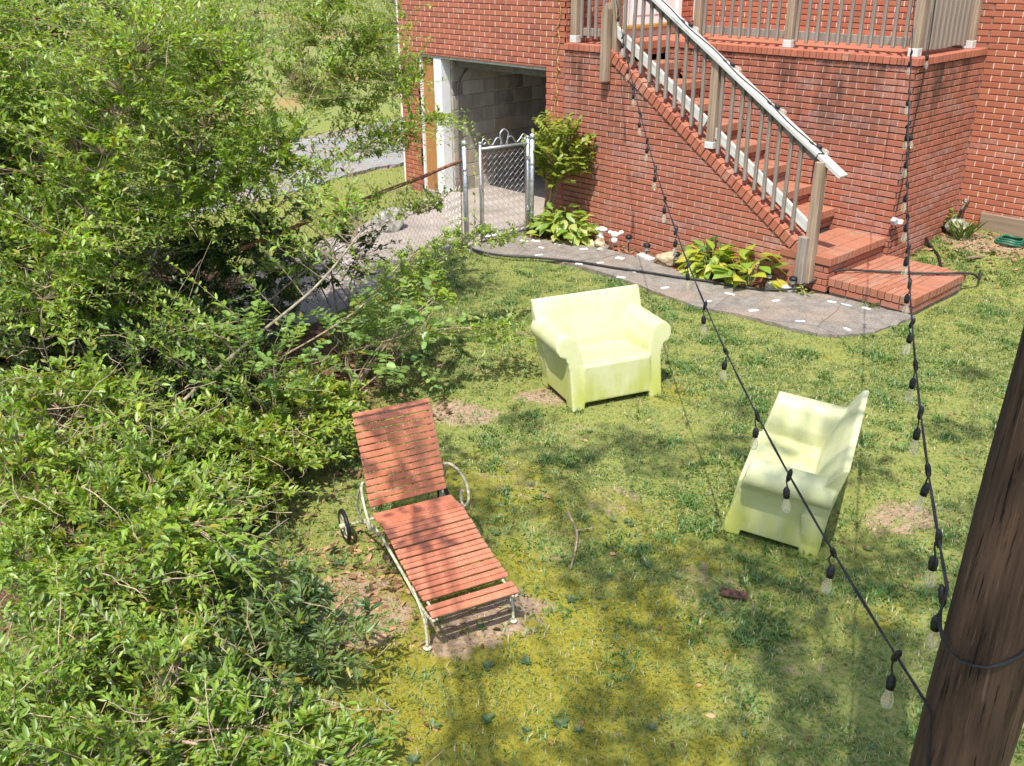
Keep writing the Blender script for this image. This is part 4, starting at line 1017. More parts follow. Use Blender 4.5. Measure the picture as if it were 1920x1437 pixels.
rock('rock', 'flat grey stone at the walkway edge under the tan rock', (-7.42, -0.47, .03), (.13, .08, .04), M_ROCK, 5)
rock('rock', 'rounded tan rock between the stake lights and the taro plants', (-6.52, -0.33, .07), (.17, .12, .10), M_ROCKT, 8)
rock('rock', 'large pale boulder on the concrete pad outside the fence', (-9.95, -1.75, .10), (.26, .20, .20), M_ROCK, 12)
rock('splash_block', 'mossy grey concrete block on the ground under the tap', (-4.46, 2.42, gh(-4.46, 2.42)+.07), (.20, .15, .085), simple('mossy concrete', (.30, .31, .25), .95, var=.5, sc=16, bump=.5), 17, 'block')
# pale edging stones
for i, (x, y, l, lab) in enumerate(((-6.80, -0.42, .12, 'pale edging brick lying by the walkway left of the tan rock'), (-5.12, -0.22, .16, 'pale edging brick lying near the foot of the stair post'))):
    m = MB(); m.bbox((-l, -.045, -.03), (l, .045, .03), .008); o = m.obj('edging_brick', simple('pale edging', (.55, .53, .49), .9, var=.25), None, False, (x, y, .035)); o.rotation_euler = (0.05, .03, -.15+.5*i); tag(o, lab, 'brick', 'pale edging bricks along the bed')
def figurine(label, x, y, seed):
    bm = bmesh.new()
    blobs = [((0, 0, .05), (.06, .045, .05)), ((.01, 0, .12), (.035, .03, .07)), ((.03, 0, .19), (.075, .05, .04)), ((-.05, .01, .18), (.03, .025, .03))] if seed == 1 else [((0, 0, .06), (.05, .045, .06)), ((.0, 0, .15), (.06, .04, .05)), ((.09, .02, .19), (.035, .03, .035)), ((-.07, 0, .18), (.035, .03, .03)), ((.05, .0, .17), (.04, .025, .025))]
    for c, s in blobs:
        g = bmesh.ops.create_icosphere(bm, subdivisions=2, radius=1.0)
        for v in g['verts']: v.co = Vector((v.co.x*s[0]+c[0], v.co.y*s[1]+c[1], v.co.z*s[2]+c[2]))
    me = bpy.data.meshes.new('garden_ornament'); bm.to_mesh(me); bm.free(); me.materials.append(M_PLASTER)
    o = bpy.data.objects.new('garden_ornament', me); COL.objects.link(o); rm = o.modifiers.new('fuse', 'REMESH'); rm.voxel_size = .006; rm.use_smooth_shade = True
    o.location = (x, y, 0.02); o.rotation_euler = (.08, .05, .6); o.scale = (.85, .8, .8)
    return tag(o, label, 'ornament')
figurine('white plaster garden ornament with a flat top beside the hostas', -7.70, -0.22, 1)
figurine('white plaster garden ornament with a raised head right of its mate', -7.48, -0.20, 2)
def stake(label, x, y, h):
    th = thing('path_light', label, 'path light', (x, y, 0), 0, 'small black stake lights along the walkway')
    m = MB(); m.lathe([(0.0, .0), (.004, 0), (.009, h*.55), (.0, h*.55)], (0, 0, 0), 6); m.obj('stake', M_BLACK, th)
    m = MB(); m.lathe([(.018, h*.55), (.026, h*.6), (.026, h*.78), (.018, h*.8)], (0, 0, 0), 10); m.obj('lens', simple('cloudy lens', (.45, .45, .42), .4), th, True)
    m = MB(); m.lathe([(.0, h*.79), (.042, h*.8), (.044, h*.9), (.03, h), (0, h)], (0, 0, 0), 12); m.obj('cap', M_BLACK, th, True)
stake('black stake light standing right of the white ornaments', -7.20, -0.26, .20)
stake('black stake light by the dry leaves left of the tan rock', -6.84, -0.36, .19)
stake('black stake light immediately right of the tan rock', -6.36, -0.42, .20)
stake('black stake light among the yellow taro leaves', -5.26, -0.24, .20)
stake('black stake light at the foot of the stair post', -5.0, -0.20, .18)
m = MB(); m.tube(spline([(-3.62, -5.02, .012), (-3.42, -5.15, .02), (-3.30, -5.28, .016), (-3.18, -5.45, .012)], 5), [.007]*16, 5); m.tube([(-3.42, -5.15, .02), (-3.36, -5.06, .03)], .004, 5)
tag(m.obj('fallen_twig', M_STEM), 'thin fallen twig on the lawn right of the chaise', 'twig')
m = MB(); m.bbox((-.075, -.03, 0), (.075, .03, .03), .012); o = m.obj('bark_chip', simple('brown bark', (0.11, 0.055, 0.035), .95, var=.5, sc=40, bump=.5), None, False, (-2.37, -4.98, .01)); o.rotation_euler = (.1, 0, .5); tag(o, 'brown bark chunk lying in the grass below the side-on armchair', 'bark')
m = MB(); m.bbox((-.14, -.014, 0), (.14, .014, .02), .004); o = m.obj('wood_stick', M_TIMBER, None, False, (-3.98, 1.86, gh(-3.98, 1.86)+.02)); o.rotation_euler = (0, .04, 1.2); tag(o, 'short pale stick lying on the grass behind the bottom step', 'stick')
# ------------------------------------------------------------------ foliage helpers
def unit(v): return v/np.maximum(np.linalg.norm(v, axis=-1, keepdims=True), 1e-9)
def leaf_arrays(P, D, N, L, W, tint, shape='lens', fold=0.12, droop=0.15):
    """vertex and face arrays of many leaves"""
    n = len(P); D = unit(D); S = unit(np.cross(D, N)); U = unit(np.cross(S, D)); L = L[:, None]; W = W[:, None]
    if shape == 'lens':
        pr = [(0, 0, 0), (.30, .46, fold), (.68, .36, fold*.6), (1, 0, -droop), (.68, -.36, fold*.6), (.30, -.46, fold)]
        fc = [(0, 1, 2, 3), (0, 3, 4, 5)]
    elif shape == 'oval':
        pr = [(0, 0, 0), (.22, .45, fold), (.72, .48, fold*.6), (1, 0, -droop), (.72, -.48, fold*.6), (.22, -.45, fold)]
        fc = [(0, 1, 2, 3), (0, 3, 4, 5)]
    else:
        pr = [(0, 0, 0), (.45, .5, fold), (1, 0, -droop), (.45, -.5, fold)]; fc = [(0, 1, 2), (0, 2, 3)]
    V = np.stack([P+D*L*a+S*W*b+U*W*c for a, b, c in pr], 1)
    k = len(pr); base = (np.arange(n)*k)[:, None, None]; F = np.array(fc)[None]+base
    T = np.repeat(tint[:, None, :], k, 1)
    return V.reshape(-1, 3), F.reshape(-1, F.shape[-1]), T.reshape(-1, 3)
def leaf_object(name, parts, mat, parent=None, kind='stuff', loc=None):
    Vs, Fs, Ts = [], [], []; b = 0
    loops = []; tots = []
    for V, F, T in parts:
        Vs.append(V); Ts.append(T); loops.append((F+b).ravel()); tots.append(np.full(len(F), F.shape[1])); b += len(V)
    V = np.concatenate(Vs); T = np.concatenate(Ts); loops = np.concatenate(loops); tots = np.concatenate(tots)
    if loc is not None: V = V-np.array(loc)
    st = np.concatenate([[0], np.cumsum(tots)[:-1]])
    me = np_mesh(name, V, loops, st, tots, mat, T)
    o = bpy.data.objects.new(name, me); COL.objects.link(o)
    if parent: o.parent = parent
    if kind: o['kind'] = kind
    return o
def palette(n, rng, dark=(.085, .17, .022), light=(.38, .52, .055), yellow=.05, brown=.01, spread=1.0, clump=None):
    f = rng.beta(1.6, 1.5, n) if clump is None else np.clip(0.55*clump+0.45*rng.random(n), 0, 1)
    c = np.array(dark)[None]*(1-f[:, None])+np.array(light)[None]*f[:, None]
    c *= rng.normal(1, .10, (n, 1)); c *= rng.normal(1, .06, (n, 3))
    y = rng.random(n) < yellow; c[y] = np.array([.34, .30, .03])*rng.uniform(.7, 1.15, (y.sum(), 1))
    b = rng.random(n) < brown; c[b] = np.array([.22, .11, .04])*rng.uniform(.6, 1.2, (b.sum(), 1))
    return np.clip(c, .004, .8)
def tube_arrays(C, R, sides=3):
    """many tubes: C (n,k,3) centre lines, R (n,k) radii"""
    n, k, _ = C.shape; t = unit(np.gradient(C, axis=1)); ref = np.where(np.abs(t[..., 2:]) < .85, np.array([0, 0, 1.0]), np.array([1.0, 0, 0]))
    a = unit(np.cross(t, ref)); b = np.cross(t, a); ang = 2*PI*np.arange(sides)/sides
    V = C[:, :, None, :]+(a[:, :, None, :]*np.cos(ang)[None, None, :, None]+b[:, :, None, :]*np.sin(ang)[None, None, :, None])*R[:, :, None, None]
    idx = np.arange(n*k*sides).reshape(n, k, sides); nx = np.roll(idx, -1, 2)
    F = np.stack([idx[:, :-1], nx[:, :-1], nx[:, 1:], idx[:, 1:]], -1).reshape(-1, 4)
    return V.reshape(-1, 3), F
def quad_object(name, V, F, mat, parent=None, kind=None, smooth=False):
    me = np_mesh(name, V, F.ravel(), np.arange(len(F))*F.shape[1], np.full(len(F), F.shape[1]), mat, None, smooth)
    o = bpy.data.objects.new(name, me); COL.objects.link(o)
    if parent: o.parent = parent
    if kind: o['kind'] = kind
    return o
def in_ell(rng, n, c, r, shell=.5):
    d = unit(rng.normal(size=(n, 3))); rad = rng.random(n)**(1/3); rad = np.where(rng.random(n) < shell, .75+.25*rng.random(n), rad)
    return np.array(c)+d*rad[:, None]*np.array(r)
def shrub(name, label, cat, base, ells, limbs=None, seed=1, nodes=14, leaf=(.045, .018), shape='lens', limb_r=.02, auto=3, group=None, pal={}, twig_r=.0028, twig_mat=None, bark=None, drop=.0, mainname='branch', outer=.30, twig_arc=.14, minz=.03, crown='foliage', jit=.03, bare=0, shoots=.16, bare_len=(.12, .38)):
    """ells: (centre, radii, twig count). limbs: explicit polylines (world)"""
    rng = np.random.default_rng(seed); th = thing(name, label, cat, (base[0], base[1], 0), 0, group); B = np.array([base[0], base[1], 0.0])
    limbs = [list(map(Vector, l)) for l in (limbs or [])]; expl = list(limbs)
    for (c, r, n) in ells:
        for _ in range(auto):
            e = Vector(in_ell(rng, 1, c, np.array(r)*.75)[0]); b = Vector((base[0]+rng.normal()*.09, base[1]+rng.normal()*.09, -.03))
            mid = b.lerp(e, .5)+Vector((rng.normal()*.12, rng.normal()*.12, .16*(e-b).length))
            limbs.append([b, b.lerp(mid, .5)+Vector((rng.normal()*.04, rng.normal()*.04, .04)), mid, e])
    samp = []
    for l in limbs:
        q = spline(l, 7); auto_ = l not in expl; L_ = sum((b-a).length for a, b in zip(q, q[1:])); r0 = limb_r*(.7+.5*rng.random())*(.5 if auto_ and expl else 1)
        m = MB(); k = len(q); m.tube([p_-Vector(B) for p_ in q], [r0*(1-.75*i/(k-1)) for i in range(k)], 6); m.obj(mainname, bark or M_STEM, th, True)
        samp += [np.array(p_) for i, p_ in enumerate(q) if i > k*.25]
    samp = np.array(samp)
    tips = []; 
    for c, r, n in ells: 
        t_ = in_ell(rng, n, c, r); k_ = rng.random(n) < shoots; t_[k_] = np.array(c)+(t_[k_]-np.array(c))*rng.uniform(1.1, 1.65, (k_.sum(), 1))+np.array([0, 0, .05]); tips.append(t_)
    tips = np.concatenate(tips); tips[:, 2] = np.maximum(tips[:, 2], minz+rng.random(len(tips))*.1); n = len(tips)
    d = np.linalg.norm(tips[:, None]-samp[None], axis=2)+rng.random((n, len(samp)))*.35+np.maximum(0, samp[None, :, 2]-tips[:, None, 2])*.5
    st = samp[np.argmin(d, 1)]; ln = np.linalg.norm(tips-st, axis=1)
    far = ln > .95; st[far] = tips[far]+(st[far]-tips[far])/ln[far][:, None]*.95; ln = np.minimum(ln, .95)
    mid = (st+tips)/2+np.stack([rng.normal(size=n)*.07, rng.normal(size=n)*.07, twig_arc*ln+rng.normal(size=n)*.03], -1)
    u = np.linspace(0, 1, 6)[None, :, None]
    C = (1-u)**2*st[:, None]+2*u*(1-u)*mid[:, None]+u*u*tips[:, None]
    V, F = tube_arrays(C, (twig_r*(1.25-np.linspace(0, 1, 6)))[None]*np.ones((n, 1)))
    quad_object('twig', V-B, F, twig_mat or M_STEM, th, 'stuff')
    u = np.linspace(outer, 1, nodes)[None, :, None]+rng.normal(size=(n, nodes, 1))*.012
    Pn = (1-u)**2*st[:, None]+2*u*(1-u)*mid[:, None]+u*u*tips[:, None]; Dn = unit(2*(1-u)*(mid-st)[:, None]+2*u*(tips-mid)[:, None])
    if bare:
        j = rng.integers(0, n, bare); a0 = tips[j]-rng.normal(size=(bare, 3))*np.array([.06, .06, .10])-np.array([0, 0, .05]); dd = unit(rng.normal(size=(bare, 3))*np.array([1, 1, .75])); ll = rng.uniform(*bare_len, bare)[:, None, None]
        uu = np.linspace(-.5, .5, 5)[None, :, None]; cu = unit(rng.normal(size=(bare, 3)))[:, None]; Cb = a0[:, None]+dd[:, None]*uu*ll+cu*(rng.uniform(.1, .5, (bare, 1, 1))*ll*(.25-uu*uu))+cu[:, :, ::-1]*(.25*ll*uu*(uu*uu-.25))+rng.normal(size=(bare, 5, 3))*.006; Cb[..., 2] = np.maximum(Cb[..., 2], .02)
        Vb, Fb = tube_arrays(Cb, np.full(Cb.shape[:2], twig_r*.95)*np.linspace(1.2, .6, 5)[None]); quad_object('bare_twig', Vb-B, Fb, M_TWIG, th, 'stuff')
    rot = rng.random((n, 1))*PI; ref = np.array([0, 0, 1.0]); A = unit(np.cross(Dn, ref+rng.normal(size=(n, 1, 3))*.15)); Bv = np.cross(A, Dn)
    out = []
    cl = np.clip(rng.normal(.58, .30, n), 0, 1)
    for sgn in (1, -1):
        ang = (np.arange(nodes)[None]*PI*.5)*.35+rot*.3; side = A*np.cos(ang)[..., None]*sgn+Bv*np.sin(ang)[..., None]*sgn*.6
        D = unit(Dn*.55+side*.8+rng.normal(size=Pn.shape)*.22+np.array([0, 0, .10-drop])); N = unit(np.array([0, 0, 1.0])+rng.normal(size=Pn.shape)*.38)
        sz = np.clip(rng.normal(1, .2, (n, nodes)), .5, 1.5)*np.linspace(1.1, .7, nodes)[None]
        P_ = (Pn+rng.normal(size=Pn.shape)*jit*.2).reshape(-1, 3); m = rng.random(len(P_)) < .92
        m &= P_[:, 2] > .01
        tint = palette(len(P_), rng, clump=np.repeat(cl, nodes), **pal)
        out.append(leaf_arrays(P_[m]-B, D.reshape(-1, 3)[m], N.reshape(-1, 3)[m], (sz*leaf[0]).ravel()[m], (sz*leaf[1]).ravel()[m], tint[m], shape))
    leaf_object(crown, out, M_LEAF, th)
    return th

# ------------------------------------------------------------------ lawn
def build_grass():
    rng = np.random.default_rng(5)
    n = 760000
    # denser sampling near the camera-facing lawn
    x = rng.uniform(-9.2, .6, n); y = rng.uniform(-8.6, 3.0, n)
    path = lambda x, y: (x > -8.7) & (x < -3.7) & (y > np.interp(x, [a for a, b in PATH_OUT], [b for a, b in PATH_OUT])+.035) & (y < .1)
    keep = ~path(x, y) & ~((y > -.05) & (x < XP)) & ~((x > -4.72) & (x < -3.75) & (y > -.05) & (y < 1.16)) & (x > fence_x(y)*1.0+.2) & (y < YW-.06)
    c = 0.5*fbm(x, y, 2.3, 31)+.5*fbm(x, y, 9.0, 32, 3)
    moss = np.exp(-(((x+3.0)/1.5)**2+((y+6.2)/1.05)**2)**1.5)+.8*np.exp(-(((x+2.2)/1.4)**2+((y+6.7)/.9)**2))
    dens = sstep(c, .38, .66)*(1-.8*np.clip(moss, 0, 1))
    for cx, cy, rx, ry in ((-5.22, -4.57, .34, .24), (-4.98, -3.86, .3, .2), (-3.17, -6.15, .3, .5), (-3.75, -6.5, .45, .35), (-4.1, 2.4, .6, .45), (-2.1, -3.49, .24, .26), (-3.49, -4.67, .25, .25)):
        dens = dens*(1-.95*np.exp(-(((x-cx)/rx)**2+((y-cy)/ry)**2)**2))
    hedge = (1-sstep(x+0.35*(y+6.5), -5.6, -4.8))*(1-sstep(y, -4.6, -3.9)); dens = dens*(1-.92*hedge)
    bed = (y > -.6) & (x < -4.75); dens = np.where(bed, dens*.06, dens)
    keep &= rng.random(n) < np.clip(dens*1.25+.13, 0, 1); x, y = x[keep], y[keep]; n = len(x)
    tuft = fbm(x, y, 5.0, 41, 3); strong = sstep(tuft, .5, .7)
    z = ground_h(x, y); a = rng.uniform(0, 2*PI, n); lean = rng.uniform(.25, 1.25, n)
    L = (.016+.024*rng.random(n)+.030*strong*rng.random(n)); W = .0020+.0016*rng.random(n)+.0012*strong
    D = np.stack([np.cos(a)*lean, np.sin(a)*lean, np.ones(n)], -1); D = unit(D); S = np.stack([-np.sin(a), np.cos(a), np.zeros(n)], -1)
    P = np.stack([x, y, z-.003], -1)
    V = np.stack([P+S*W[:, None], P-S*W[:, None], P+D*L[:, None]*.6-S*W[:, None]*.8, P+D*L[:, None]*.6+S*W[:, None]*.8, P+D*L[:, None]+np.stack([np.cos(a), np.sin(a), np.zeros(n)], -1)*(L*.35)[:, None]-np.array([0, 0, 1])*(L*.12)[:, None]], 1)
    b = np.arange(n)*5; F1 = np.stack([b, b+1, b+2, b+3], -1); F2 = np.stack([b+3, b+2, b+4], -1)
    g = np.array([.08, .175, .026]); yl = np.array([.225, .27, .058]); st = np.array([.42, .34, .17])
    f = np.clip(rng.normal(.42, .28, n)+(fbm(x, y, .9, 51)-.5)*.9-strong*.35, 0, 1)[:, None]
    T = g*(1-f)+yl*f; s = rng.random(n) < (.05+.10*(1-strong)); T[s] = st*rng.uniform(.6, 1.15, (s.sum(), 1)); T *= rng.normal(1, .13, (n, 1)); T = np.clip(T, .01, .8)
    loops = np.concatenate([F1.ravel(), F2.ravel()]); tot = np.concatenate([np.full(n, 4), np.full(n, 3)]); stt = np.concatenate([[0], np.cumsum(tot)[:-1]])
    me = np_mesh('lawn_grass', V.reshape(-1, 3), loops, stt, tot, M_GRASS, np.repeat(T, 5, 0))
    o = bpy.data.objects.new('lawn_grass', me); COL.objects.link(o)
    tag(o, 'short patchy grass growing over the sunlit and mossy lawn', 'grass', kind='stuff')
build_grass()
def build_moss():
    rng = np.random.default_rng(6); n = 260000
    x = rng.uniform(-5.2, .3, n); y = rng.uniform(-8.2, -4.0, n)
    m = np.exp(-(((x+3.0)/1.5)**2+((y+6.2)/1.1)**2)**1.5)+.8*np.exp(-(((x+2.2)/1.4)**2+((y+6.7)/.9)**2))+.6*np.exp(-(((x+3.3)/1.2)**2+((y+4.9)/.7)**2))
    c = .5*fbm(x, y, 3.0, 77)+.5*fbm(x, y, 12.0, 78, 3)
    k = rng.random(n) < np.clip(m, 0, 1)*(.25+1.1*sstep(c, .35, .65)); k &= ~((np.abs(x+3.17) < .24) & (np.abs(y+6.15) < .42)); x, y, c = x[k], y[k], c[k]; n = len(x)
    a = rng.uniform(0, 2*PI, n); D = np.stack([np.cos(a)*1.1, np.sin(a)*1.1, np.ones(n)], -1); N = np.stack([-np.sin(a), np.cos(a), .3+0*a], -1)
    L = rng.uniform(.007, .020, n); f = np.clip(rng.normal(.5, .3, n), 0, 1)[:, None]
    T = np.array([.10, .13, .015])*(1-f)+np.array([.40, .36, .045])*f; T *= rng.normal(1, .12, (n, 1))
    tag(leaf_object('moss', [leaf_arrays(np.stack([x, y, ground_h(x, y)-.002], -1), D, N, L, L*.24, np.clip(T, .01, .8), 'd')], M_GRASS), 'yellow green moss carpeting the lawn in the foreground', 'moss')
build_moss()
def scatter_leaves(name, label, cat, n, region, leaf, mat, pal, seed, flat=.25, up=.0, shape='lens'):
    rng = np.random.default_rng(seed); x, y = region(rng, n); z = ground_h(x, y)+.006+up*rng.random(len(x))
    n = len(x); a = rng.uniform(0, 2*PI, n); D = np.stack([np.cos(a), np.sin(a), rng.normal(0, flat, n)], -1); N = unit(np.array([0, 0, 1.])+rng.normal(size=(n, 3))*flat)
    s = np.clip(rng.normal(1, .3, n), .4, 1.8)
    return tag(leaf_object(name, [leaf_arrays(np.stack([x, y, z], -1), D, N, leaf[0]*s, leaf[1]*s, pal(n, rng), shape)], mat), label, cat)
brown = lambda n, r: np.clip(np.array([.20, .10, .05])*(1-r.random((n, 1)))+np.array([.40, .24, .13])*r.random((n, 1)), .01, .8)
def reg_lawn(rng, n): 
    x = rng.uniform(-6.5, .4, n); y = rng.uniform(-8.4, -1.3, n); return x, y
scatter_leaves('leaf_litter', 'small dry brown leaves strewn across the lawn', 'litter', 520, reg_lawn, (.035, .017), M_LITTER, brown, 61)
def reg_bed(rng, n):
    x = rng.uniform(-8.5, -4.9, n); y = np.interp(x, [a for a, b in PATH_IN], [b for a, b in PATH_IN])+np.abs(rng.normal(.05, .2, n)); k = y < -.02; return x[k], y[k]
scatter_leaves('leaf_litter', 'red brown dry leaves in the narrow bed under the brick wall', 'litter', 1500, reg_bed, (.05, .026), M_LITTER, lambda n, r: np.clip(np.array([.30, .10, .05])*(r.random((n, 1))*.9+.3)+np.array([.08, .07, .04])*r.random((n, 1)), .01, .8), 62, .5)
def reg_rear(rng, n):
    x = rng.normal(-4.1, .45, n); y = rng.normal(2.3, .42, n); k = (y < YW-.1) & (x > XP+.03) & (y > 1.3); return x[k], y[k]
scatter_leaves('leaf_litter', 'dry leaves on the bare soil below the garden tap', 'litter', 700, reg_rear, (.05, .025), M_LITTER, brown, 63, .4)
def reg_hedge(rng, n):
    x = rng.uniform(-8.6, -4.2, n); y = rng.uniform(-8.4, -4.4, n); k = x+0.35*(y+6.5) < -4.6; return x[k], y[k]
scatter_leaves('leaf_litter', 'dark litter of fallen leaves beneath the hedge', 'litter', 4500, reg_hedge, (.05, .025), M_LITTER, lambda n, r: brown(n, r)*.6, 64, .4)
def reg_chaise(rng, n): return rng.normal(-3.95, .3, n), rng.normal(-6.25, .25, n)
scatter_leaves('leaf_litter', 'brown leaves gathered under the chaise', 'litter', 420, reg_chaise, (.05, .025), M_LITTER, brown, 65, .4)
# low broadleaf weeds in the lawn
def weeds():
    rng = np.random.default_rng(71); P = []; D = []; L = []
    for _ in range(150):
        x, y = rng.uniform(-4.5, .2), rng.uniform(-7.6, -3.4); 
        if rng.random() < .25: x, y = rng.uniform(-4.4, -3.8), rng.uniform(1.2, 2.1)
        k = rng.integers(5, 9); s = rng.uniform(.02, .05)
        for j in range(k):
            a = 2*PI*j/k+rng.normal()*.3; P.append((x, y, gh(x, y)+.005)); D.append((math.cos(a), math.sin(a), .35+.2*rng.random())); L.append(s*rng.uniform(.7, 1.2))
    P, D, L = np.array(P), np.array(D), np.array(L); n = len(P)
    T = palette(n, rng, (.07, .13, .05), (.17, .25, .09), .03)
    tag(leaf_object('lawn_weeds', [leaf_arrays(P, D, np.tile([0, 0, 1.], (n, 1)), L, L*.45, T, 'oval')], M_LEAF), 'low broadleaf weeds dotted through the lawn', 'weeds')
weeds()
# rough grass on the strip and bank beyond the pad
def far_grass():
    rng = np.random.default_rng(81); n = 90000
    x = rng.uniform(-40, -9, n); y = rng.uniform(-8, 20, n)
    k = (((x > -13.4) & (x < -9.8) & (y < 1.5)) | (x < -17.6)) & (rng.random(n) < np.where(x < -17.6, .75*sstep(fbm(x, y, .25, 3), .42, .6), 1.))
    pad_edge = (x > -11.05) & (y > -1.9+(-10.35-x)*2); k &= ~pad_edge
    x, y = x[k], y[k]; n = len(x); far = np.clip((-x-9)/30, 0, 1)
    z = ground_h(x, y); a = rng.uniform(0, 2*PI, n); D = np.stack([np.cos(a)*.6, np.sin(a)*.6, np.ones(n)], -1)
    L = np.where(x > -14, .07, (.10+.12*rng.random(n)))*rng.uniform(.6, 1.3, n); T = palette(n, rng, (.10, .16, .03), (.28, .32, .08), .12, .02)
    tag(leaf_object('rough_grass', [leaf_arrays(np.stack([x, y, z-.01], -1), D, np.stack([-np.sin(a), np.cos(a), 0*a], -1)*.2+np.array([0, 0, 1.]), L, L*.12+.006, T, 'd')], M_GRASS), 'rough grass and weeds on the strip and bank beyond the drive', 'grass')
far_grass()

# ------------------------------------------------------------------ plants by the house
def leaf_part_mesh(L, W, tint, fold=.18, droop=.25, n=5):
    rows = []; 
    prof = [0.05, .62, 1.0, .88, .52, .0]
    for i, w in enumerate(prof):
        u = i/(len(prof)-1); rows.append((u*L, w*W/2, -droop*L*u*u))
    vs = []; fs = []
    for xx, w, zz in rows: vs += [(xx, w, zz+fold*w), (xx, 0, zz), (xx, -w, zz+fold*w)]
    for i in range(len(rows)-1):
        b = i*3; fs += [(b, b+1, b+4, b+3), (b+1, b+2, b+5, b+4)]
    m = MB(); m.add(vs, fs); me = m.mesh('leaf', M_LEAF, True)
    a = me.attributes.new('tint', 'FLOAT_COLOR', 'POINT'); c = np.ones((len(vs), 4), np.float32); c[:, :3] = tint
    c[1::3, :3] *= 1.18; a.data.foreach_set('color', c.ravel()); return me
def rosette(name, label, cat, loc, n, L, W, tints, h, spread, seed, group=None, wall=True):
    r = random.Random(seed); th = thing(name, label, cat, (*loc, gh(*loc)), 0, group)
    meshes = [leaf_part_mesh(L*s, W*s, t_, .15, dr) for t_ in tints for s, dr in ((1, .35), (.8, .2))]
    for i in range(n):
        a = r.uniform(0, 2*PI); rad = spread*math.sqrt(r.random()); zz = h*(1-.75*(rad/spread)**2)*r.uniform(.55, 1.05)
        x, y = rad*math.cos(a), rad*math.sin(a)*.8
        if wall and loc[1]+y > -.08: y = -.08-loc[1]
        link('leaf', r.choice(meshes), th, (x*.55, y*.55, zz*.92), (r.uniform(-.5, .5), r.uniform(-.75, .6), a+r.uniform(-.6, .6)))
        if i % 2 == 0:
            m = MB(); m.tube([(x*.05, y*.05, 0), (x*.4, y*.4, zz*.6), (x*.55, y*.55, zz*.92)], .004, 4, False); m.obj('stalk', M_GSTEM, th)
    return th
YG = [(.34, .41, .06), (.26, .36, .06), (.42, .46, .13), (.19, .31, .05)]
rosette('hosta', 'bright green hosta clump by the gate post and shrub', 'plant', (-8.15, -0.40), 170, .18, .095, YG, .42, .80, 4)
TG = [(.40, .43, .045), (.31, .40, .05), (.50, .45, .07), (.22, .34, .05)]
rosette('taro_plant', 'bushy yellow green broad leaved plant in the bed left of its mate', 'plant', (-5.95, -0.30), 100, .19, .10, TG, .42, .56, 5, 'broad leaved plants in the bed')
rosette('taro_plant', 'taller yellowing broad leaved plant nearest the stair post', 'plant', (-5.50, -0.26), 34, .27, .15, TG, .50, .60, 6, 'broad leaved plants in the bed')
rosette('lobed_plant', 'fresh green lobed plant rising behind the yellow plants', 'plant', (-6.05, -0.14), 12, .15, .10, [(.10, .22, .05), (.13, .26, .06)], .58, .18, 8)
rosette('lobed_plant', 'small green lobed plant beside the rounded tan rock', 'plant', (-6.42, -0.20), 9, .13, .08, [(.16, .29, .05), (.2, .33, .06)], .34, .18, 9)
rosette('weed_clump', 'small green weeds at the foot of the stair post', 'weed', (-4.86, -0.22), 16, .07, .03, YG, .12, .15, 10)
rosette('weed_clump', 'green weeds in the wall corner under the tap', 'weed', (-4.58, 2.55), 26, .10, .05, YG, .26, .16, 12, None, False)
def grass_clump(label, loc, n, L, seed):
    rng = np.random.default_rng(seed); a = rng.uniform(0, 2*PI, n); D = np.stack([np.cos(a)*.7, np.sin(a)*.7, np.ones(n)], -1)
    P = np.zeros((n, 3)); P[:, 0] = rng.normal(0, .05, n); P[:, 1] = rng.normal(0, .05, n)
    l = L*rng.uniform(.5, 1.1, n); th = thing('grass_clump', label, 'grass clump', (*loc, gh(*loc)))
    leaf_object('blades', [leaf_arrays(P, D, np.stack([-np.sin(a), np.cos(a), 0*a], -1)*.1+np.array([0, 0, 1.]), l, l*.05+.004, palette(n, rng, (.12, .2, .04), (.26, .33, .08)), 'lens', .1, 1.2)], M_GRASS, th); return th
grass_clump('tuft of long grass in front of the mossy block', (-4.35, 2.25), 60, .30, 91)
grass_clump('tuft of long grass hiding the hostas near edge', (-8.35, -0.55), 90, .26, 92)
grass_clump('tuft of grass at the front of the bottom step', (-4.2, -0.07), 26, .13, 93)
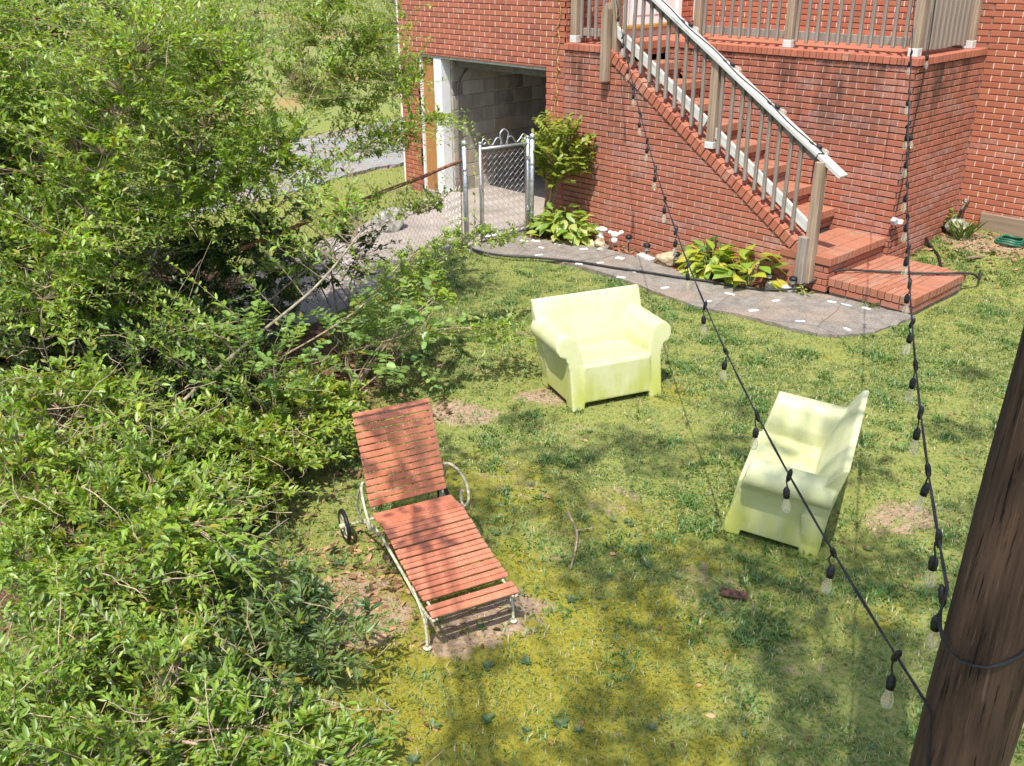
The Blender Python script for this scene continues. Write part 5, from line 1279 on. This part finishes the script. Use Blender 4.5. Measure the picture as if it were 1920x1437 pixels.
# wall shrub with compound leaves
def compound_shrub(name, label, cat, base, ells, seed, nleaf, rach=.20, pairs=7, leaflet=(.05, .022), pal={}, stem_r=.014, shape='oval', leafparts=0):
    rng = np.random.default_rng(seed); th = thing(name, label, cat, (*base, 0)); B = np.array([*base, 0.])
    out = []; samp = []
    for c, r, n in ells:
        for k in range(4):
            e = Vector(in_ell(rng, 1, c, np.array(r)*.6)[0]); b = Vector((base[0]+rng.normal()*.02, base[1]+rng.normal()*.02, -.02)); q = spline([b, b.lerp(e, .5)+Vector((rng.normal()*.05, rng.normal()*.05, .05)), e], 7)
            m = MB(); m.tube([p_-Vector(B) for p_ in q], [stem_r*(1-.6*i/(len(q)-1)) for i in range(len(q))], 6); m.obj('stem', M_STEM, th, True); samp += [np.array(p_) for p_ in q[5:]]
    samp = np.array(samp); tips = np.concatenate([in_ell(rng, n, c, r, .6) for c, r, n in ells]); n = len(tips)
    st = samp[np.argmin(np.linalg.norm(tips[:, None]-samp[None], axis=2)+rng.random((n, len(samp)))*.2, 1)]
    dr = unit(tips-st+np.array([0, 0, .1])); a0 = tips-dr*rach*.3
    u = np.linspace(0, 1, pairs); C = a0[:, None]+dr[:, None]*(rach*u)[None, :, None]-np.array([0, 0, 1.])*(.25*rach*u*u)[None, :, None]
    C4 = np.concatenate([st[:, None], C[:, ::2]], 1); V, F = tube_arrays(C4, np.full(C4.shape[:2], .0024)); quad_object('rachis', V-B, F, M_GSTEM, th, 'stuff')
    A = unit(np.cross(dr, np.array([0, 0, 1.])+rng.normal(size=(n, 3))*.3))[:, None]; cl = np.repeat(rng.random(n), pairs)
    for s in (1, -1):
        D = unit(A*s+dr[:, None]*.45+rng.normal(size=C.shape)*.12); N = unit(np.array([0, 0, 1.])+rng.normal(size=C.shape)*.3)
        sz = np.clip(rng.normal(1, .15, n*pairs), .6, 1.4)
        out.append(leaf_arrays(C.reshape(-1, 3)-B, D.reshape(-1, 3), N.reshape(-1, 3), leaflet[0]*sz, leaflet[1]*sz, palette(n*pairs, rng, clump=cl, **pal), shape))
    leaf_object('foliage', out, M_LEAF, th); return th
compound_shrub('wall_shrub', 'bright lime green shrub standing against the brick wall beside the gate', 'shrub', (-8.62, -0.26), [((-8.36, -0.30, 1.04), (.40, .24, .38), 130), ((-8.5, -0.28, .66), (.16, .12, .14), 8)], 21, 0, .24, 6, (.075, .034), dict(dark=(.17, .26, .03), light=(.36, .40, .06), yellow=.04), .013)
LOC = dict(dark=(.15, .26, .06), light=(.33, .46, .12), yellow=.015)
compound_shrub('locust_sapling', 'locust sapling with oval leaflets at the hedge edge above the chaise', 'sapling', (-6.15, -4.95), [((-6.05, -4.75, .42), (.55, .50, .32), 46), ((-5.75, -4.55, .75), (.35, .3, .2), 10)], 22, 0, .26, 6, (.07, .042), LOC, .009)
compound_shrub('locust_sapling', 'locust sapling with round leaflets inside the shady hedge hollow', 'sapling', (-5.55, -6.15), [((-5.55, -6.05, .80), (.45, .4, .25), 40)], 23, 0, .24, 6, (.058, .034), dict(dark=(.13, .24, .045), light=(.29, .42, .08), yellow=.02), .008)
compound_shrub('locust_sapling', 'pale locust shoot hanging over the lawn by the concrete pad', 'sapling', (-6.5, -4.3), [((-6.2, -3.95, .62), (.28, .24, .16), 9)], 24, 0, .26, 5, (.085, .045), dict(dark=(.24, .36, .03), light=(.36, .48, .05), yellow=0), .007)
# dry vine on the brick
m = MB(); vp = [(-8.72+.02*math.sin(i*1.7)+.004*i, -.018, .95+i*.085) for i in range(29)]; m.tube(spline(vp, 3), .007, 5)
vine = thing('dry_vine', 'dry tan vine climbing the brick beside the garage opening', 'vine'); m.obj('stem', M_VINE, vine)
rng = np.random.default_rng(3); P = np.array([vp[i] for i in rng.integers(0, 29, 46)]); D = rng.normal(size=(46, 3)); D[:, 1] = -np.abs(D[:, 1])
leaf_object('tendrils', [leaf_arrays(P, D, rng.normal(size=(46, 3)), np.full(46, .05), np.full(46, .022), np.clip(np.array([.45, .27, .08])*rng.uniform(.6, 1.2, (46, 1)), 0, .8))], M_LITTER, vine)

# ------------------------------------------------------------------ the overgrown hedge on the left
G1 = 'overgrown shrubs along the left side'
shrub('overgrown_shrub', 'low leafy shrub filling the lower left foreground', 'shrub', (-4.45, -7.55), [((-4.45, -7.5, .42), (.98, .72, .46), 420), ((-5.0, -7.0, .4), (.6, .5, .38), 190)], seed=101, bare=260, leaf=(.062, .023), limb_r=.013, auto=6, group=G1)
shrub('overgrown_shrub', 'dense low shrub at the bottom left corner nearest us', 'shrub', (-3.45, -8.0), [((-3.5, -8.05, .34), (.74, .62, .34), 290), ((-3.1, -7.7, .2), (.45, .38, .18), 110), ((-2.78, -7.4, .17), (.42, .34, .16), 80)], seed=102, bare=176, leaf=(.055, .019), limb_r=.011, auto=6, group=G1, pal=dict(light=(.36, .50, .06)))
shrub('overgrown_shrub', 'yellow flecked shrub on the left edge below the trunks', 'shrub', (-5.75, -7.45), [((-5.7, -7.35, .55), (.85, .62, .52), 380)], seed=103, bare=218, leaf=(.06, .024), limb_r=.014, auto=6, group=G1, pal=dict(yellow=.11))
shrub('overgrown_shrub', 'sparse dark leaved shoots overlapping the left side of the chaise', 'shrub', (-3.95, -6.85), [((-3.85, -6.98, .24), (.50, .26, .20), 70), ((-3.55, -7.2, .20), (.5, .4, .18), 90)], seed=104, bare=16, leaf=(.07, .019), limb_r=.007, auto=6, group=G1, pal=dict(dark=(.05, .11, .04), light=(.24, .33, .085), yellow=.05))
shrub('overgrown_shrub', 'bright leafy shrub between the hedge hollow and the chaise', 'shrub', (-4.95, -6.55), [((-5.12, -6.6, .36), (.52, .46, .36), 270), ((-5.4, -5.8, .32), (.55, .42, .3), 200)], seed=105, bare=126, leaf=(.058, .025), limb_r=.009, auto=5, group=G1, pal=dict(light=(.42, .54, .055), yellow=.10))
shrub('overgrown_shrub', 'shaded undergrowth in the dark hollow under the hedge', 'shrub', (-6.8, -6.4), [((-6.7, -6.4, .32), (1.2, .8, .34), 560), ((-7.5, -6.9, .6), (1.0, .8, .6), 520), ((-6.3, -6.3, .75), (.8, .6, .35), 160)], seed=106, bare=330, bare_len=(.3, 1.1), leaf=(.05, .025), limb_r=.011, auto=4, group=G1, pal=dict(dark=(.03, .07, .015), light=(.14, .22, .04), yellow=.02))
for i, (y, n, lab) in enumerate(((-3.9, 70, 'ivy mound smothering the fence at the lawn edge nearest the gate'), (-5.1, 360, 'ivy mound smothering the fence in the middle of the hedge'), (-6.4, 470, 'ivy mound smothering the fence behind the pale limbs'), (-7.8, 520, 'ivy mound smothering the fence at the left edge'))):
    fx = fence_x(y)-(0, .25, .85, 1.2)[i]
    shrub('fence_ivy', lab, 'ivy', (fx, y), [((fx, y, .58), (.42 if i else .3, .85, .56 if i else .38), n), ((fx+.1, y-.2, 1.05), (.34, .7, .25), n//3 if i else 20)], seed=160+i, leaf=(.045, .028), limb_r=.010, auto=3, group=G1, pal=dict(dark=(.03, .07, .015), light=(.12, .20, .035), yellow=.03))
L1 = [(-6.85, -7.02, -.03), (-6.9, -6.6, .52), (-7.0, -6.15, 1.08), (-7.15, -5.6, 1.8), (-7.2, -5.2, 2.4)]
L2 = [(-6.05, -7.0, -.03), (-5.92, -6.62, .38), (-5.68, -6.15, .82), (-5.5, -5.6, 1.2), (-5.6, -5.1, 1.5)]
L3 = [(-7.25, -7.15, -.03), (-7.28, -7.05, .7), (-7.45, -6.8, 1.3), (-7.9, -6.4, 2.1)]
L4 = [(-7.2, -7.15, -.03), (-7.5, -7.25, .5), (-7.9, -7.2, 1.2), (-8.4, -7.0, 2.2)]
shrub('tall_shrub', 'tall many stemmed privet with smooth pale limbs in the hedge', 'shrub', (-6.95, -7.0), [((-7.3, -5.8, 2.0), (1.3, 1.1, .66), 780), ((-8.0, -6.9, 2.1), (1.35, 1.15, .80), 680), ((-7.6, -5.9, 2.75), (1.5, 1.25, .45), 400), ((-8.6, -6.9, 2.9), (1.2, 1.0, .4), 300), ((-6.6, -5.3, 1.6), (.85, .7, .42), 100), ((-6.7, -6.5, 1.6), (.7, .6, .22), 110), ((-6.55, -6.65, 1.12), (.75, .45, .26), 150), ((-7.3, -7.15, 1.15), (.7, .5, .3), 150)], [L1, L2, L3, L4], 107, bare=210, leaf=(.052, .0225), limb_r=.024, auto=1, group=G1, bark=M_BARK, pal=dict(light=(.39, .54, .06)))
W1 = [(-6.6, -5.6, .2), (-6.0, -5.0, .72), (-6.15, -4.35, .98), (-6.38, -3.6, 1.0), (-6.2, -2.95, .84)]
W2 = [(-8.2, -5.3, .3), (-7.4, -5.0, 1.15), (-7.3, -4.4, 1.5), (-7.45, -3.6, 1.72)]
W3 = [(-8.0, -5.3, .5), (-7.5, -4.8, 1.6), (-7.45, -4.0, 2.3), (-7.6, -3.1, 2.75)]
W4 = [(-6.6, -5.6, .1), (-6.0, -4.9, .42), (-5.7, -4.2, .48), (-5.25, -3.6, .36)]
W5 = [(-7.2, -5.5, .3), (-6.9, -4.8, .85), (-7.0, -3.9, 1.05), (-7.3, -3.0, 1.0)]
W6 = [(-8.1, -5.1, .6), (-7.8, -4.3, 1.75), (-7.9, -3.5, 2.15), (-8.1, -2.8, 2.2)]
shrub('arching_shrub', 'privet with long arching whips reaching over the lawn', 'shrub', (-8.1, -5.2), [((-8.55, -5.5, 1.95), (1.25, .85, .8), 480), ((-7.3, -4.3, 2.0), (.8, .7, .5), 100), ((-7.5, -3.6, 2.25), (.6, .55, .50), 240), ((-8.6, -4.7, 2.75), (1.1, .9, .4), 300), ((-7.7, -3.9, 2.85), (.65, .6, .3), 180), ((-7.0, -3.4, 1.75), (.55, .5, .25), 60), ((-6.95, -4.9, 1.0), (.55, .5, .3), 40),
      ((-6.3, -3.5, .95), (.26, .6, .14), 58), ((-6.25, -4.3, .85), (.3, .4, .14), 44), ((-7.3, -3.4, 1.15), (.4, .55, .18), 50), ((-5.5, -3.9, .40), (.38, .5, .10), 46), ((-8.0, -3.0, 2.2), (.4, .45, .35), 100), ((-7.5, -3.5, 1.65), (.3, .4, .14), 44)],
      [W1, W2, W3, W4, W5, W6], 108, bare=67, leaf=(.042, .019), limb_r=.0075, auto=1, group=G1, outer=.15, nodes=11)
shrub('hedge_shrub', 'dark shrub beyond the fence behind the pale limbs', 'shrub', (-9.9, -7.3), [((-9.9, -7.2, 1.3), (1.5, 1.3, 1.25), 950), ((-9.3, -6.1, 1.2), (1.0, .8, 1.0), 620)], seed=109, nodes=11, leaf=(.07, .034), limb_r=.02, auto=3, group=G1, shape='d', pal=dict(light=(.125, .20, .035)))
shrub('hedge_shrub', 'rounded shrub beyond the fence at the far left edge', 'shrub', (-12.2, -5.7), [((-12.2, -5.6, 1.5), (1.8, 1.4, 1.45), 1000)], seed=110, nodes=11, leaf=(.075, .037), limb_r=.02, auto=4, group=G1, shape='d')
shrub('hedge_shrub', 'small shrub beyond the fence in front of the gravel drive', 'shrub', (-10.6, -4.6), [((-10.6, -4.8, .8), (.75, .7, .7), 360), ((-11.2, -5.3, 1.0), (.7, .7, .8), 330)], seed=111, nodes=11, leaf=(.06, .03), limb_r=.012, auto=3, group=G1, shape='d')
# ------------------------------------------------------------------ trees across the drive
G2 = 'trees across the gravel drive'
def tree(label, base, cz, r, n, seed, pal, leaf=.11):
    return shrub('broadleaf_tree', label, 'tree', base, [((base[0], base[1], cz), (r, r, cz*.78), n), ((base[0]+r*.4, base[1]-r*.5, cz*.7), (r*.7, r*.7, cz*.5), n//3)], [[(base[0], base[1], gh(*base)-.1), (base[0]+.1, base[1], cz*.7), (base[0]-.1, base[1]+.2, cz*1.4)]], seed, 10, (leaf, leaf*.5), 'd', .10, 5, G2, pal, .006, M_BARK, M_BARK, 0, 'trunk', .2, .1, .4)
tree('dark dense tree at the upper left corner across the drive', (-17.8, -6.2), 2.6, 2.3, 900, 121, dict(dark=(.02, .05, .012), light=(.09, .15, .025), yellow=.01))
tree('mid green tree across the drive right of the dark corner tree', (-19.5, -2.6), 2.8, 2.2, 900, 122, dict(dark=(.03, .06, .015), light=(.11, .18, .03), yellow=.02))
tree('tree on the clay bank behind the arching whips', (-23.5, 1.6), 3.2, 2.2, 750, 123, dict(dark=(.03, .065, .015), light=(.12, .19, .035), yellow=.02), .12)
tree('pale leaved tree on the bank farthest from us', (-28.0, 4.6), 4.3, 2.3, 600, 124, dict(dark=(.05, .09, .02), light=(.17, .23, .05), yellow=.03), .13)
def bank_weeds(label, base, r, h, n, seed):
    return shrub('bank_bush', label, 'bush', base, [((base[0], base[1], gh(*base)+h*.5), (r, r, h*.6), n)], None, seed, 9, (.08, .03), 'd', .012, 4, 'bushes on the clay bank', dict(dark=(.10, .15, .03), light=(.27, .31, .08), yellow=.08), .004, None, None, 0, 'stem', .2, .1, .3)
bank_weeds('tall pale weeds on the clay bank left of the house corner', (-24.0, 9.5), 1.6, 1.4, 300, 131)
bank_weeds('green weeds at the top of the clay bank', (-30.0, 11.0), 2.2, 1.6, 300, 132)
bank_weeds('scrubby weeds at the foot of the clay bank', (-19.2, 3.0), .9, .8, 200, 133)
bank_weeds('scrubby weeds on the bank behind the rusty fence rail', (-20.0, 6.2), 1.2, 1.0, 240, 134)

# ------------------------------------------------------------------ large tree behind the viewpoint, its crown shades the lawn
def shade_tree():
    rng = np.random.default_rng(141); base = (2.6, -11.2); th = thing('shade_tree', 'tall shade tree standing behind the viewpoint and spreading over the lawn', 'tree', (*base, 0)); B = np.array([*base, 0.])
    cl = []
    spots = SHADE
    for gx, gy, h, r, dn in spots: cl.append((gx+SUN.x/SUN.z*h, gy+SUN.y/SUN.z*h, h, r, dn))
    m = MB(); m.tube(spline([(0, 0, -.2), (-.05, .05, 2.5), (-.3, .1, 5.0), (-.8, .3, 7.5), (-1.2, .6, 10.0)], 6), [.26*(1-.75*i/24) for i in range(25)], 9); m.obj('trunk', M_BARK, th, True)
    out = []
    for i, (x, y, h, r, dn) in enumerate(cl):
        e = Vector((x, y, h)); b = Vector((base[0]-.5, base[1]+.2, max(3.9, min(7.5, h-1.5))))
        q = spline([b, b.lerp(e, .5)+Vector((0, 0, .35)), e], 5); m = MB(); m.tube([p_-Vector(B) for p_ in q], [.015*(1-.6*k/(len(q)-1)) for k in range(len(q))], 5); m.obj('limb', M_BARK, th, True)
        n = max(12, int(340*dn*(r/.5)**2)); P = in_ell(rng, n, (x, y, h), (r, r, r*.55), .3); D = rng.normal(size=(n, 3)); D[:, 2] *= .4; N = unit(np.array([0, 0, 1.])+rng.normal(size=(n, 3))*.5)
        s = rng.uniform(.7, 1.3, n); out.append(leaf_arrays(P-B, D, N, .10*s, .055*s, palette(n, rng), 'd'))
    leaf_object('crown', out, M_LEAF, th)
rs_ = np.random.default_rng(150)
SPOTS = [(-4.32, -5.44, .28), (-3.97, -5.46, .25), (-4.16, -4.65, .33), (-3.64, -4.92, .28), (-4.06, -4.08, .26), (-3.64, -3.99, .30), (-3.49, -3.59, .24), (-2.83, -5.1, .33), (-3.1, -5.31, .28), (-2.6, -4.85, .33), (-2.25, -4.99, .33), (-2.47, -5.49, .24), (-2.91, -6.35, .16), (-2.25, -6.01, .24), (-1.97, -6.11, .28), (-2.16, -6.41, .24), (-2.62, -6.81, .24), (-2.35, -6.7, .2), (-1.93, -5.11, .33), (-1.58, -5.3, .33), (-1.53, -5.74, .33), (-1.85, -4.5, .33), (-1.4, -4.84, .3), (-2.09, -3.92, .24), (-2.2, -4.28, .28), (-2.6, -3.12, .26), (-2.48, -2.05, .26), (-2.77, -0.9, .2), (-1.65, -4.01, .25), (-3.81, -2.9, .18), (-4.72, -4.26, .22), (-2.61, -4.39, .26), (-2.33, -4.49, .26), (-1.72, -3.36, .3), (-1.2, -5.9, .4), (-1.0, -6.6, .4), (-1.3, -7.0, .35), (-1.7, -6.7, .3), (-.9, -5.0, .4),
         (-2.59, -4.07, .2), (-2.45, -3.89, .17), (-2.76, -3.40, .18), (-2.95, -3.68, .17)]
SHADE = [(gx+rs_.normal()*.04, gy+rs_.normal()*.04, rs_.uniform(7.0, 9.5), r*1.06, .62) for gx, gy, r in SPOTS]
# dapple on the chaise from a lower bough
SHADE += [(-3.86, -6.05, 4.2, .20, .50), (-4.02, -5.85, 4.2, .18, .34), (-4.25, -5.72, 4.2, .24, .30), (-4.52, -5.55, 4.3, .26, .32), (-4.66, -5.32, 4.3, .24, .34), (-3.70, -6.0, 4.25, .13, .25), (-4.85, -5.15, 4.6, .30, .45)]
shade_tree()
